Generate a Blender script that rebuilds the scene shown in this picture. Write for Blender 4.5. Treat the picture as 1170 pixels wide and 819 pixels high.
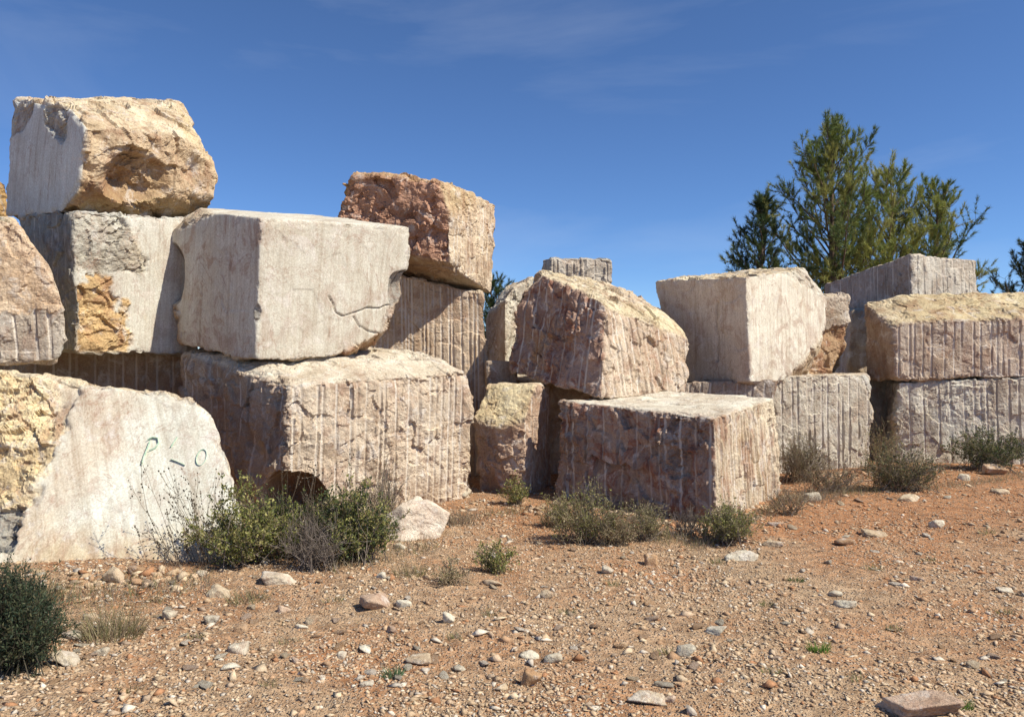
import bpy, math, random
import numpy as np

for o in list(bpy.data.objects):
    bpy.data.objects.remove(o)
scene = bpy.context.scene
COL = scene.collection

# ------------------------------------------------------------------ camera
FPX, CAMH, HOR = 880.0, 1.9, 400.0          # focal length in photo pixels, eye height, horizon row
cam_d = bpy.data.cameras.new("camera")
cam_d.sensor_width = 36.0
cam_d.lens = 36.0 * FPX / 1170.0
cam_d.shift_y = -(409.5 - HOR) / 1170.0
cam_d.clip_end = 3000.0
cam = bpy.data.objects.new("camera", cam_d)
cam.location = (0, 0, CAMH)
cam.rotation_euler = (math.radians(90), 0, 0)
COL.objects.link(cam)
scene.camera = cam

# ------------------------------------------------------------------ sky, sun, exposure
SUN_AZ = math.radians(-24.0)     # from +X (right) towards the camera side
SUN_EL = math.radians(49.0)
sx, sy, sz = (math.cos(SUN_EL) * math.cos(SUN_AZ), math.cos(SUN_EL) * math.sin(SUN_AZ), math.sin(SUN_EL))
world = bpy.data.worlds.new("World")
scene.world = world
world.use_nodes = True
wn, wl = world.node_tree.nodes, world.node_tree.links
wn.clear()
w_out = wn.new('ShaderNodeOutputWorld')
w_bg = wn.new('ShaderNodeBackground')
w_sky = wn.new('ShaderNodeTexSky')
w_sky.sky_type = 'NISHITA'
w_sky.sun_disc = False
w_sky.sun_elevation = SUN_EL
w_sky.sun_rotation = math.atan2(sx, sy)
w_sky.altitude = 3000.0
w_sky.air_density = 1.0
w_sky.dust_density = 0.0
w_sky.ozone_density = 10.0
# thin cirrus wisps all round the sky
w_tc = wn.new('ShaderNodeTexCoord')
w_map = wn.new('ShaderNodeMapping')
w_map.inputs['Rotation'].default_value = (0.0, math.radians(24), math.radians(12))
w_map.inputs['Scale'].default_value = (1.2, 1.5, 5.0)
w_map.inputs['Location'].default_value = (0.07, 13.56, 6.76)
w_n = wn.new('ShaderNodeTexNoise')
w_n.inputs['Scale'].default_value = 1.5
w_n.inputs['Detail'].default_value = 7.0
w_n.inputs['Roughness'].default_value = 0.55
w_n.inputs['Distortion'].default_value = 0.5
w_r = wn.new('ShaderNodeValToRGB')
w_r.color_ramp.elements[0].position = 0.50
w_r.color_ramp.elements[0].color = (0, 0, 0, 1)
w_r.color_ramp.elements[1].position = 0.82
w_r.color_ramp.elements[1].color = (0.15, 0.15, 0.15, 1)
w_mix = wn.new('ShaderNodeMixRGB')
w_mix.inputs['Color2'].default_value = (6.2, 6.6, 7.2, 1)
wl.new(w_tc.outputs['Generated'], w_map.inputs['Vector'])
wl.new(w_map.outputs['Vector'], w_n.inputs['Vector'])
wl.new(w_n.outputs['Fac'], w_r.inputs['Fac'])
wl.new(w_r.outputs['Color'], w_mix.inputs['Fac'])
wl.new(w_sky.outputs['Color'], w_mix.inputs['Color1'])
wl.new(w_mix.outputs['Color'], w_bg.inputs['Color'])
w_bg.inputs['Strength'].default_value = 0.11
wl.new(w_bg.outputs['Background'], w_out.inputs['Surface'])

sun_d = bpy.data.lights.new("sun", 'SUN')
sun_d.energy = 5.0
sun_d.angle = math.radians(0.5)
sun_d.color = (1.0, 0.935, 0.80)
sun = bpy.data.objects.new("sun", sun_d)
from mathutils import Vector
sun.rotation_euler = Vector((sx, sy, sz)).to_track_quat('Z', 'Y').to_euler()
sun.location = (20, -8, 25)
COL.objects.link(sun)

vs = scene.view_settings
vs.view_transform = 'Standard'
vs.look = 'None'
vs.exposure = 0.34
vs.gamma = 1.0
vs.use_curve_mapping = False
scene.render.engine = 'CYCLES'
scene.cycles.max_bounces = 6

# ------------------------------------------------------------------ helpers
rng = np.random.default_rng(7)
random.seed(7)

def px(x, y, D):
    return np.array([(x - 585.0) / FPX * D, D, CAMH - (y - HOR) / FPX * D])

def ground_px(x, y):
    D = CAMH * FPX / (y - HOR)
    return (x - 585.0) / FPX * D, D

_perm = np.random.default_rng(3).permutation(256).astype(np.int64)
_perm = np.concatenate([_perm, _perm, _perm])
_g = np.random.default_rng(4).normal(size=(256, 3))
_g /= np.linalg.norm(_g, axis=1)[:, None]

def perlin(p):
    p = np.asarray(p, dtype=np.float64)
    i = np.floor(p).astype(np.int64)
    f = p - i
    i &= 255
    u = f * f * f * (f * (f * 6 - 15) + 10)
    res = 0
    for dx in (0, 1):
        wx = u[:, 0] if dx else 1 - u[:, 0]
        for dy in (0, 1):
            wy = u[:, 1] if dy else 1 - u[:, 1]
            for dz in (0, 1):
                wz = u[:, 2] if dz else 1 - u[:, 2]
                h = _perm[_perm[_perm[(i[:, 0] + dx) & 255] + ((i[:, 1] + dy) & 255)] + ((i[:, 2] + dz) & 255)]
                gr = _g[h]
                d = gr[:, 0] * (f[:, 0] - dx) + gr[:, 1] * (f[:, 1] - dy) + gr[:, 2] * (f[:, 2] - dz)
                res = res + wx * wy * wz * d
    return res * 1.6

def fbm(p, octv=4, gain=0.5):
    a, s, r = 1.0, 1.0, 0
    for k in range(octv):
        r = r + a * perlin(p * s + 17.3 * k)
        a *= gain
        s *= 2.03
    return r

def cellfacets(p, seed=0):
    """piecewise tilted planes: the look of a fracture surface"""
    i = np.floor(p).astype(np.int64)
    best = np.full(len(p), 1e9)
    val = np.zeros(len(p))
    for dx in (-1, 0, 1):
        for dy in (-1, 0, 1):
            for dz in (-1, 0, 1):
                c = i + np.array([dx, dy, dz])
                h = _perm[_perm[_perm[(c[:, 0] + seed) & 255] + (c[:, 1] & 255)] + (c[:, 2] & 255)]
                ctr = c + 0.5 + 0.45 * _g[h]
                d = p - ctr
                d2 = (d * d).sum(1)
                m = d2 < best
                best = np.where(m, d2, best)
                v = (_g[(h + 91) & 255] * d).sum(1) * 1.1 + _g[(h + 37) & 255, 0] * 0.55
                val = np.where(m, v, val)
    return val

def smooth(a, b, x):
    t = np.clip((x - a) / (b - a), 0, 1)
    return t * t * (3 - 2 * t)

def mk_mesh(name, verts, faces, attrs=None, shade_smooth=True):
    me = bpy.data.meshes.new(name)
    verts = np.ascontiguousarray(verts, dtype=np.float32)
    faces = np.ascontiguousarray(faces, dtype=np.int32)
    n, k = faces.shape
    me.vertices.add(len(verts))
    me.vertices.foreach_set('co', verts.ravel())
    me.loops.add(n * k)
    me.loops.foreach_set('vertex_index', faces.ravel())
    me.polygons.add(n)
    me.polygons.foreach_set('loop_start', np.arange(0, n * k, k, dtype=np.int32))
    me.polygons.foreach_set('loop_total', np.full(n, k, dtype=np.int32))
    if shade_smooth:
        me.polygons.foreach_set('use_smooth', np.ones(n, dtype=bool))
    me.update(calc_edges=True)
    for an, arr in (attrs or {}).items():
        arr = np.asarray(arr, dtype=np.float32)
        if arr.ndim == 1:
            a = me.attributes.new(an, 'FLOAT', 'POINT')
            a.data.foreach_set('value', arr)
        elif an == 'Col':
            a = me.attributes.new(an, 'FLOAT_COLOR', 'POINT')
            c4 = np.ones((len(arr), 4), dtype=np.float32)
            c4[:, :3] = arr
            a.data.foreach_set('color', c4.ravel())
        else:
            a = me.attributes.new(an, 'FLOAT_VECTOR', 'POINT')
            a.data.foreach_set('vector', arr.ravel())
    return me

def link(name, me, mat=None, parent=None, loc=(0, 0, 0), rot=(0, 0, 0)):
    o = bpy.data.objects.new(name, me)
    COL.objects.link(o)
    o.location = loc
    o.rotation_euler = rot
    if mat is not None and me is not None and not me.materials:
        me.materials.append(mat)
    if parent is not None:
        o.parent = parent
    return o

def tag(o, label=None, category=None, group=None, kind=None):
    if label: o['label'] = label
    if category: o['category'] = category
    if group: o['group'] = group
    if kind: o['kind'] = kind
    return o

# ------------------------------------------------------------------ node helpers
class NT:
    def __init__(self, mat):
        mat.use_nodes = True
        self.n, self.l = mat.node_tree.nodes, mat.node_tree.links
        self.n.clear()
    def new(self, t, **kw):
        nd = self.n.new(t)
        for k, v in kw.items():
            setattr(nd, k, v)
        return nd
    def put(self, sock, v):
        if isinstance(v, bpy.types.NodeSocket):
            self.l.new(v, sock)
        elif v is not None:
            if sock.type == 'RGBA' and len(v) == 3:
                v = (*v, 1)
            sock.default_value = v
    def math(self, op, a, b=None, c=None, clamp=False):
        nd = self.new('ShaderNodeMath', operation=op, use_clamp=clamp)
        for i, v in enumerate((a, b, c)):
            if v is not None:
                self.put(nd.inputs[i], v)
        return nd.outputs[0]
    def mix(self, f, a, b, blend='MIX'):
        nd = self.new('ShaderNodeMixRGB', blend_type=blend)
        self.put(nd.inputs['Fac'], f); self.put(nd.inputs['Color1'], a); self.put(nd.inputs['Color2'], b)
        return nd.outputs[0]
    def noise(self, vec, scale, detail=4, rough=0.55, dist=0.0):
        nd = self.new('ShaderNodeTexNoise')
        self.put(nd.inputs['Vector'], vec)
        nd.inputs['Scale'].default_value = scale
        nd.inputs['Detail'].default_value = detail
        nd.inputs['Roughness'].default_value = rough
        nd.inputs['Distortion'].default_value = dist
        return nd.outputs['Fac']
    def vor(self, vec, scale, feature='F1', out='Distance', rand=1.0):
        nd = self.new('ShaderNodeTexVoronoi', feature=feature)
        self.put(nd.inputs['Vector'], vec)
        nd.inputs['Scale'].default_value = scale
        nd.inputs['Randomness'].default_value = rand
        return nd.outputs[out]
    def ramp(self, f, a, b, lo=0.0, hi=1.0):
        nd = self.new('ShaderNodeMapRange', clamp=True, interpolation_type='SMOOTHSTEP')
        self.put(nd.inputs['Value'], f)
        nd.inputs['From Min'].default_value = a
        nd.inputs['From Max'].default_value = b
        nd.inputs['To Min'].default_value = lo
        nd.inputs['To Max'].default_value = hi
        return nd.outputs['Result']
    def attr(self, name, out='Fac'):
        nd = self.new('ShaderNodeAttribute', attribute_name=name)
        return nd.outputs[out]
    def mapping(self, vec, scale=(1, 1, 1), loc=(0, 0, 0), rot=(0, 0, 0)):
        nd = self.new('ShaderNodeMapping')
        self.put(nd.inputs['Vector'], vec)
        self.put(nd.inputs['Scale'], scale); self.put(nd.inputs['Location'], loc); self.put(nd.inputs['Rotation'], rot)
        return nd.outputs[0]
    def finish(self, col, rough=0.85, height=None, bump=0.4, dist=0.01, spec=0.25, transl=None):
        out = self.new('ShaderNodeOutputMaterial')
        b = self.new('ShaderNodeBsdfPrincipled')
        self.put(b.inputs['Base Color'], col)
        self.put(b.inputs['Roughness'], rough)
        b.inputs['Specular IOR Level'].default_value = spec
        if height is not None:
            bp = self.new('ShaderNodeBump')
            self.put(bp.inputs['Strength'], bump)
            bp.inputs['Distance'].default_value = dist
            self.put(bp.inputs['Height'], height)
            self.l.new(bp.outputs[0], b.inputs['Normal'])
        if transl is None:
            self.l.new(b.outputs[0], out.inputs['Surface'])
        else:
            t = self.new('ShaderNodeBsdfTranslucent')
            self.put(t.inputs['Color'], col)
            m = self.new('ShaderNodeMixShader')
            m.inputs[0].default_value = transl
            self.l.new(b.outputs[0], m.inputs[1]); self.l.new(t.outputs[0], m.inputs[2])
            self.l.new(m.outputs[0], out.inputs['Surface'])

def rock_material():
    m = bpy.data.materials.new("quarry_marble")
    t = NT(m)
    tc = t.new('ShaderNodeTexCoord').outputs['Object']
    oi = t.new('ShaderNodeObjectInfo')
    off = t.new('ShaderNodeVectorMath', operation='MULTIPLY_ADD')
    rv = t.new('ShaderNodeCombineXYZ')
    for k in range(3):
        t.put(rv.inputs[k], oi.outputs['Random'])
    t.put(off.inputs[0], rv.outputs[0]); off.inputs[1].default_value = (37, 53, 71); t.put(off.inputs[2], tc)
    P = off.outputs[0]
    col = t.attr('Col', 'Color')
    col = t.mix(1.0, col, oi.outputs['Color'], 'MULTIPLY')
    rough = t.attr('rough')
    stain = t.attr('stain')
    gm = t.attr('gmask')
    ph = t.attr('gphase')
    st = t.attr('st', 'Vector')
    col = t.mix(1.0, col, (0.985, 1.03, 0.985), 'MULTIPLY')
    # broad mottling
    n1 = t.noise(P, 1.7, 8, 0.62, 0.6)
    f1 = t.ramp(n1, 0.3, 0.72)
    f1 = t.math('MULTIPLY_ADD', t.math('SUBTRACT', f1, 0.6), t.math('MULTIPLY_ADD', rough, 0.6, 0.4), 0.6)
    col = t.mix(f1, t.mix(1.0, col, (0.78, 0.71, 0.66), 'MULTIPLY'), t.mix(1.0, col, (1.16, 1.18, 1.2), 'MULTIPLY'))
    # reddish iron veins and clouds
    n2 = t.noise(t.mapping(P, (1, 1, 0.7)), 2.6, 9, 0.68, 1.6)
    f2 = t.math('MULTIPLY', t.ramp(n2, 0.50, 0.60), stain)
    col = t.mix(f2, col, (0.30, 0.125, 0.075))
    n2b = t.noise(t.mapping(P, (1, 1, 0.8), (9, 4, 2)), 1.9, 7, 0.6, 0.9)
    f2b = t.math('MULTIPLY', t.ramp(n2b, 0.55, 0.75), t.math('MULTIPLY', stain, 0.8))
    col = t.mix(f2b, col, (0.56, 0.38, 0.17))
    # pale calcite clouds
    n3 = t.noise(t.mapping(P, (1, 1, 1), (3, 7, 5)), 4.5, 6, 0.65, 1.0)
    f3 = t.ramp(n3, 0.53, 0.66, 0, 0.55)
    col = t.mix(f3, col, (0.72, 0.68, 0.62))
    # grey weathering patches on broken stone
    n6 = t.noise(t.mapping(P, (1, 1, 0.55), (11, 5, 3)), 2.1, 8, 0.68, 1.1)
    f6 = t.math('MULTIPLY', t.ramp(n6, 0.50, 0.62), t.math('MULTIPLY', rough, 0.55))
    col = t.mix(f6, col, t.mix(1.0, col, (0.56, 0.48, 0.42), 'MULTIPLY'))
    # thin veins
    nv = t.noise(t.mapping(P, (1, 1, 0.5), (1, 2, 8)), 1.3, 5, 0.6, 2.5)
    vein = t.ramp(t.math('ABSOLUTE', t.math('SUBTRACT', nv, 0.5)), 0.0, 0.012, 1, 0)
    col = t.mix(t.math('MULTIPLY', vein, 0.38), col, (0.32, 0.16, 0.10))
    # rain streaks down sawn faces
    ns = t.noise(t.mapping(st, (9, 0.5, 1)), 1.0, 5, 0.6, 0.2)
    sm = t.math('SUBTRACT', 1.0, rough, clamp=True)
    fs = t.math('MULTIPLY', t.ramp(ns, 0.5, 0.72), t.math('MULTIPLY', sm, 0.55))
    col = t.mix(fs, col, t.mix(1.0, col, (0.62, 0.52, 0.45), 'MULTIPLY'))
    ns2 = t.noise(t.mapping(st, (5, 0.35, 1), (5, 2, 0)), 1.0, 5, 0.6, 0.3)
    fs2 = t.math('MULTIPLY', t.ramp(ns2, 0.52, 0.75), t.math('MULTIPLY', sm, 0.6))
    col = t.mix(fs2, col, t.mix(1.0, col, (1.15, 1.17, 1.2), 'MULTIPLY'))
    ns3 = t.noise(t.mapping(st, (34, 1.1, 1), (2, 9, 0)), 1.0, 4, 0.65, 0.15)
    col = t.mix(t.math('MULTIPLY', t.ramp(ns3, 0.42, 0.66), t.math('MULTIPLY', sm, 0.5)), col, t.mix(1.0, col, (0.80, 0.74, 0.68), 'MULTIPLY'))
    # dark lichen specks and pits in broken stone
    n4 = t.noise(P, 13, 6, 0.7, 0.3)
    f4 = t.math('MULTIPLY', t.ramp(n4, 0.56, 0.72), t.math('MULTIPLY', rough, 0.32))
    col = t.mix(f4, col, t.mix(1.0, col, (0.42, 0.36, 0.33), 'MULTIPLY'))
    n5 = t.noise(P, 55, 4, 0.7)
    col = t.mix(t.ramp(n5, 0.3, 0.75), t.mix(1.0, col, (0.80, 0.77, 0.74), 'MULTIPLY'), t.mix(1.0, col, (1.14, 1.14, 1.14), 'MULTIPLY'))
    # drill traces: pale crushed stone along each bore
    fr = t.math('FRACT', ph)
    dist = t.math('ABSOLUTE', t.math('SUBTRACT', fr, 0.5))
    idx = t.math('FLOOR', ph)
    wn_ = t.new('ShaderNodeTexWhiteNoise', noise_dimensions='1D')
    t.put(wn_.inputs['W'], idx)
    sep = t.new('ShaderNodeSeparateXYZ'); t.put(sep.inputs[0], st)
    cx = t.new('ShaderNodeCombineXYZ')
    t.put(cx.inputs[0], t.math('MULTIPLY', idx, 3.7)); t.put(cx.inputs[1], t.math('MULTIPLY', sep.outputs[1], 2.2))
    lv = t.noise(cx.outputs[0], 1.0, 3, 0.6)
    wig = t.math('MULTIPLY', t.math('SUBTRACT', t.noise(P, 22, 3), 0.5), 0.012)
    line = t.ramp(t.math('ADD', t.math('MULTIPLY', dist, t.attr('gsp')), wig), 0.007, 0.017, 1, 0)
    amp = t.math('MULTIPLY', t.ramp(lv, 0.32, 0.50), t.ramp(wn_.outputs['Value'], 0.0, 0.6, 0.35, 1.0))
    fl = t.math('MULTIPLY', t.math('MULTIPLY', line, amp), t.math('MULTIPLY', gm, 0.72))
    col = t.mix(fl, col, (0.74, 0.67, 0.57))
    # relief
    h1 = t.noise(P, 26, 6, 0.7, 0.2)
    h2 = t.vor(P, 34, 'F1')
    h = t.math('ADD', h1, t.math('MULTIPLY', h2, 0.2))
    h = t.math('ADD', t.math('MULTIPLY', h, t.math('MULTIPLY_ADD', rough, 0.95, 0.05)), t.math('MULTIPLY', n5, 0.10))
    t.finish(col, 0.88, h, 0.8, 0.035, 0.2)
    return m

ROCK = rock_material()

def F(kind='rough', col=(0.5, 0.45, 0.4), amp=None, stain=0.25, sp=0.13, slant=0.0):
    d = dict(sawn=0.003, rough=0.045, groove=0.016, rock=0.06)
    return dict(kind=kind, col=np.array(col), amp=d[kind] if amp is None else amp, stain=stain, sp=sp, slant=slant)

WHITE = (0.60, 0.56, 0.50); CREAM = (0.68, 0.57, 0.42); GREYW = (0.50, 0.48, 0.45); PINK = (0.47, 0.36, 0.285)
RED = (0.38, 0.20, 0.145); OCHRE = (0.52, 0.33, 0.15); GREY = (0.40, 0.38, 0.35); BEIGE = (0.56, 0.46, 0.36); DRED = (0.30, 0.18, 0.14)

def plane_fit(pts, inside):
    pts = np.asarray(pts, float)
    if len(pts) == 3:
        n = np.cross(pts[1] - pts[0], pts[2] - pts[0])
    else:
        n = np.cross(pts[2] - pts[0], pts[3] - pts[1])
    n /= np.linalg.norm(n)
    c = pts.mean(0)
    if np.dot(n, inside - c) > 0:
        n = -n
    return n, float(np.dot(n, c)), c

def poly_sd(p, poly):
    d = np.full(len(p), 1e9)
    ins = np.zeros(len(p), bool)
    m = len(poly)
    for i in range(m):
        a, b = poly[i], poly[(i + 1) % m]
        e = b - a
        w = p - a
        t = np.clip((w @ e) / (e @ e + 1e-12), 0, 1)
        q = w - t[:, None] * e
        d = np.minimum(d, (q * q).sum(1))
        c = ((a[1] > p[:, 1]) != (b[1] > p[:, 1]))
        with np.errstate(divide='ignore', invalid='ignore'):
            xx = (b[0] - a[0]) * (p[:, 1] - a[1]) / (b[1] - a[1] + 1e-12) + a[0]
        ins ^= c & (p[:, 0] < xx)
    d = np.sqrt(d)
    return np.where(ins, -d, d)

def line_d(p, pl):
    d = np.full(len(p), 1e9)
    for i in range(len(pl) - 1):
        a, b = pl[i], pl[i + 1]
        e = b - a
        w = p - a
        t = np.clip((w @ e) / (e @ e + 1e-12), 0, 1)
        q = w - t[:, None] * e
        d = np.minimum(d, (q * q).sum(1))
    return np.sqrt(d)

TRIS = [0]
CAMP = np.array([0, 0, CAMH])
_seed = [0]

def block(name, label, Ct, Cb, Lt, Lb, Rt, Rb, faces, cuts=(), patches=(), cracks=(), dents=(),
          res=0.016, sharp=55, chip=0.03, category='stone block', group=None, bt=None, bb=None, warp=0.02, fine='LRT'):
    """A quarry block from its near corner edge (C), its left (L) and right (R) edges; the far edge closes the solid.
    cuts: (three points, facet) break off edges and corners; patches: areas of one face with another surface."""
    _seed[0] += 1
    sd = _seed[0] * 13.7
    Ct, Cb, Lt, Lb, Rt, Rb = [np.asarray(v, float) for v in (Ct, Cb, Lt, Lb, Rt, Rb)]
    Bt = Lt + Rt - Ct if bt is None else np.asarray(bt, float)
    Bb = Lb + Rb - Cb if bb is None else np.asarray(bb, float)
    ctr = (Ct + Cb + Lt + Lb + Rt + Rb + Bt + Bb) / 8
    order = ['L', 'R', 'T', 'B', 'BL', 'BR']
    quads = dict(L=(Lt, Ct, Cb, Lb), R=(Ct, Rt, Rb, Cb), T=(Lt, Ct, Rt, Bt), B=(Lb, Cb, Rb, Bb),
                 BL=(Lt, Bt, Bb, Lb), BR=(Bt, Rt, Rb, Bb))
    fac, N, H, CC = [], [], [], []
    for k in order:
        n, h, c = plane_fit(quads[k], ctr)
        fac.append(faces.get(k, faces.get('*'))); N.append(n); H.append(h); CC.append(c)
    for pts, f in cuts:
        n, h, c = plane_fit(pts, ctr)
        fac.append(f); N.append(n); H.append(h); CC.append(c)
    N = np.array(N); H = np.array(H)
    hh = np.maximum(H - N @ ctr, 0.02)
    # lattice on the surface of the solid
    eu = 0.5 * (np.linalg.norm(Ct - Lt) + np.linalg.norm(Rt - Bt))
    ev = 0.5 * (np.linalg.norm(Ct - Rt) + np.linalg.norm(Lt - Bt))
    ew = 0.5 * (np.linalg.norm(Ct - Cb) + np.linalg.norm(Rt - Rb))
    def lattice(sides, rs):
        nu, nv, nw = [max(5, int(round(e / rs))) for e in (eu, ev, ew)]
        S = max(nu, nv, nw) + 2
        fq = []
        def add(ax, val, n1, n2, flip):
            a, b = np.meshgrid(np.arange(n1 + 1), np.arange(n2 + 1), indexing='ij')
            c = np.full_like(a, val)
            ijk = {0: (c, a, b), 1: (a, c, b), 2: (a, b, c)}[ax]
            e = (ijk[0] * S + ijk[1]) * S + ijk[2]
            q = np.stack([e[:-1, :-1], e[1:, :-1], e[1:, 1:], e[:-1, 1:]], -1).reshape(-1, 4)
            fq.append(q[:, ::-1] if flip else q)
        if 'R' in sides: add(0, 0, nv, nw, True)
        if 'K' in sides: add(0, nu, nv, nw, False)
        if 'L' in sides: add(1, 0, nu, nw, False)
        if 'J' in sides: add(1, nv, nu, nw, True)
        if 'B' in sides: add(2, 0, nu, nv, True)
        if 'T' in sides: add(2, nw, nu, nv, False)
        fq = np.concatenate(fq)
        uq, inv = np.unique(fq, return_inverse=True)
        return inv.reshape(-1, 4), (uq // (S * S)) / nu, ((uq // S) % S) / nv, (uq % S) / nw
    res = res * 1.06
    qa, ua, va, wa = lattice(fine, res)
    rest = ''.join(c for c in 'LRTBKJ' if c not in fine)
    qb, ub, vb, wb = lattice(rest, res * 3.2)
    quad = np.concatenate([qa, qb + len(ua)])
    u = np.concatenate([ua, ub])[:, None]; v = np.concatenate([va, vb])[:, None]; w = np.concatenate([wa, wb])[:, None]
    bot = (1 - u) * (1 - v) * Cb + u * (1 - v) * Lb + (1 - u) * v * Rb + u * v * Bb
    top = (1 - u) * (1 - v) * Ct + u * (1 - v) * Lt + (1 - u) * v * Rt + u * v * Bt
    p0 = bot * (1 - w) + top * w
    # faces outward?
    c0 = p0[quad[:, 0]]; fn = np.cross(p0[quad[:, 1]] - c0, p0[quad[:, 3]] - c0)
    if ((fn * (p0[quad].mean(1) - ctr)).sum(1)).sum() < 0:
        quad = quad[:, ::-1]
    d = p0 - ctr
    g = np.maximum(d @ N.T / hh, 1e-6)
    gm_ = g.max(1, keepdims=True)
    tpar = 1.0 / (gm_[:, 0] * ((g / gm_) ** sharp).sum(1) ** (1.0 / sharp))
    tdent = np.full(len(d), 1e9)
    for (dc, dr, dcol) in dents:                     # hollows broken out of the block
        oc = ctr - dc
        drs = np.asarray(dr, float)
        dd, oo = d / drs, oc / drs
        nz = 0.16 * perlin((ctr + d * tpar[:, None]) * 4.0 + sd)
        A = (dd * dd).sum(1); B = (dd * oo).sum(1); Cc = (oo * oo).sum() - (1 + nz)
        disc = B * B - A * Cc
        t1 = (-B - np.sqrt(np.maximum(disc, 0))) / A
        ok = (disc > 0) & (t1 > 0.15)
        tdent = np.where(ok, np.minimum(tdent, t1), tdent)
    indent = smooth(0.0, 0.03, (tpar - tdent) * np.linalg.norm(d, axis=1))
    tpar = np.minimum(tpar, tdent)
    p = ctr + d * tpar[:, None]
    sdist = p @ N.T - H                               # <=0, closest facet ~0
    wgt = np.exp(np.clip((sdist - sdist.max(1, keepdims=True)) / 0.012, -40, 0))
    wgt /= wgt.sum(1, keepdims=True)
    am = sdist.argmax(1)
    srt = np.sort(sdist, axis=1)
    edge = 1 - smooth(0.0, 0.10, srt[:, -1] - srt[:, -2])
    colr = wgt @ np.array([f['col'] for f in fac])
    stain = wgt @ np.array([f['stain'] for f in fac])
    amp = wgt @ np.array([f['amp'] for f in fac])
    rough = wgt @ np.array([0.0 if f['kind'] == 'sawn' else 1.0 if f['kind'] in ('rough', 'rock') else 0.75 for f in fac])
    nrm = wgt @ N
    nrm /= np.linalg.norm(nrm, axis=1)[:, None] + 1e-9
    # face coordinates and drill traces
    gsp = np.full(len(p), 0.13); st = np.zeros_like(p); gph = np.zeros(len(p)); gmask = np.zeros(len(p))
    axes = []
    up0 = (Ct - Cb) + (Rt - Rb); up0 /= np.linalg.norm(up0)
    rg = np.random.default_rng(_seed[0])
    for k, f in enumerate(fac):
        n = N[k]
        up = up0 - n * (up0 @ n)
        if np.linalg.norm(up) < 0.3:
            up = np.array([0, 1.0, 0]) - n * n[1]
        up /= np.linalg.norm(up)
        if f['slant']:
            rt_ = np.cross(up, n); up = up * math.cos(f['slant']) + rt_ * math.sin(f['slant'])
        rt = np.cross(up, n)
        axes.append((rt, up, CC[k]))
        m = am == k
        q = p[m] - CC[k]
        s_, t_ = q @ rt, q @ up
        st[m, 0] = s_ + k * 7.3; st[m, 1] = t_; st[m, 2] = sd
        if f['kind'] == 'groove':
            steps = f['sp'] * rg.uniform(0.4, 1.75, 80)
            xs = np.concatenate([[0], np.cumsum(steps)]) - steps.sum() / 2
            wob = 0.005 * perlin(np.stack([s_ * 3, t_ * 1.2, np.full_like(s_, sd)], 1))
            gph[m] = np.interp(s_ + wob, xs, np.arange(81) + 0.5)
            gmask[m] = wgt[m, k] > 0.9
            gsp[m] = np.interp(s_ + wob, 0.5 * (xs[1:] + xs[:-1]), steps)
    for (fk, poly, f, depth) in patches:
        k = fk if isinstance(fk, int) else order.index(fk)
        rt, up, c = axes[k]
        pl = []
        for (qx, qy) in poly:
            ray = px(qx, qy, 1.0) - CAMP
            tt = (H[k] - N[k] @ CAMP) / (N[k] @ ray)
            q = CAMP + ray * tt - c
            pl.append((q @ rt, q @ up))
        q = p - c
        s2 = np.stack([q @ rt, q @ up], 1)
        dd = poly_sd(s2, np.array(pl)) + f.get('edge', 0.10) * fbm(p * 3.1 + sd, 5, 0.6)
        sf = f.get('soft', 0.012)
        mk = (1 - smooth(-sf, sf, dd)) * wgt[:, k]
        colr = colr * (1 - mk[:, None]) + f['col'] * mk[:, None]
        stain = stain * (1 - mk) + f['stain'] * mk
        amp = amp * (1 - mk) + f['amp'] * mk
        rough = rough * (1 - mk) + (0 if f['kind'] == 'sawn' else 1) * mk
        if f['kind'] != 'groove':
            gmask = gmask * (1 - mk)
        p = p - nrm * (depth * mk)[:, None]
    # relief
    q = p + sd
    cf = cellfacets(q * 3.2 + 0.35 * np.stack([perlin(q * 2.2), perlin(q * 2.2 + 9), perlin(q * 2.2 + 21)], 1), _seed[0])
    cf2 = cellfacets(q * np.array([8.5, 8.5, 10.0]) + 0.5 * perlin(q * 5)[:, None], _seed[0] + 40)
    fb = fbm(q * 2.3, 5, 0.55)
    fine = fbm(q * 14.0, 3, 0.6)
    cf3 = cellfacets(q * np.array([19.0, 19.0, 22.0]) + 0.7 * perlin(q * 9)[:, None], _seed[0] + 80)
    act = 0.25 + 0.9 * smooth(-0.25, 0.45, fbm(q * 1.25 + 71, 2))        # some areas clean breaks, some hackly
    lay = perlin(q * np.array([1.6, 1.6, 9.0]) + 0.6 * fb[:, None])      # ledges along the bedding
    rg_ = 0.75 * fb + 0.85 * cf + act * (0.46 * cf2 + 0.16 * cf3 + 0.10 * fine) + 0.22 * lay * act
    disp = amp * rg_
    gl = np.abs(gph - np.floor(gph) - 0.5)
    gprof = (1 - smooth(0.008, 0.022, gl * gsp)) * gmask
    brk = smooth(-1.0, -0.5, rg_)
    disp = disp * (1 - gprof * brk * 0.75) - 0.014 * gprof * brk
    disp = disp * (1 - 0.5 * indent) + indent * 0.035 * rg_
    rough = np.maximum(rough, indent)
    gmask = gmask * (1 - indent)
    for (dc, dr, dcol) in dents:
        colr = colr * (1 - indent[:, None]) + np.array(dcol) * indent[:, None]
    # chipped arrises
    ch = np.clip(fbm(q * 5.0 + 50, 4, 0.6) + 0.05, 0, 1.2)
    disp -= chip * edge * ch * (0.4 + 0.6 * edge)
    rough = np.maximum(rough, smooth(0.25, 0.6, edge * ch) * 0.9)
    disp += warp * perlin(q * 0.9 + 3)
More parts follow.
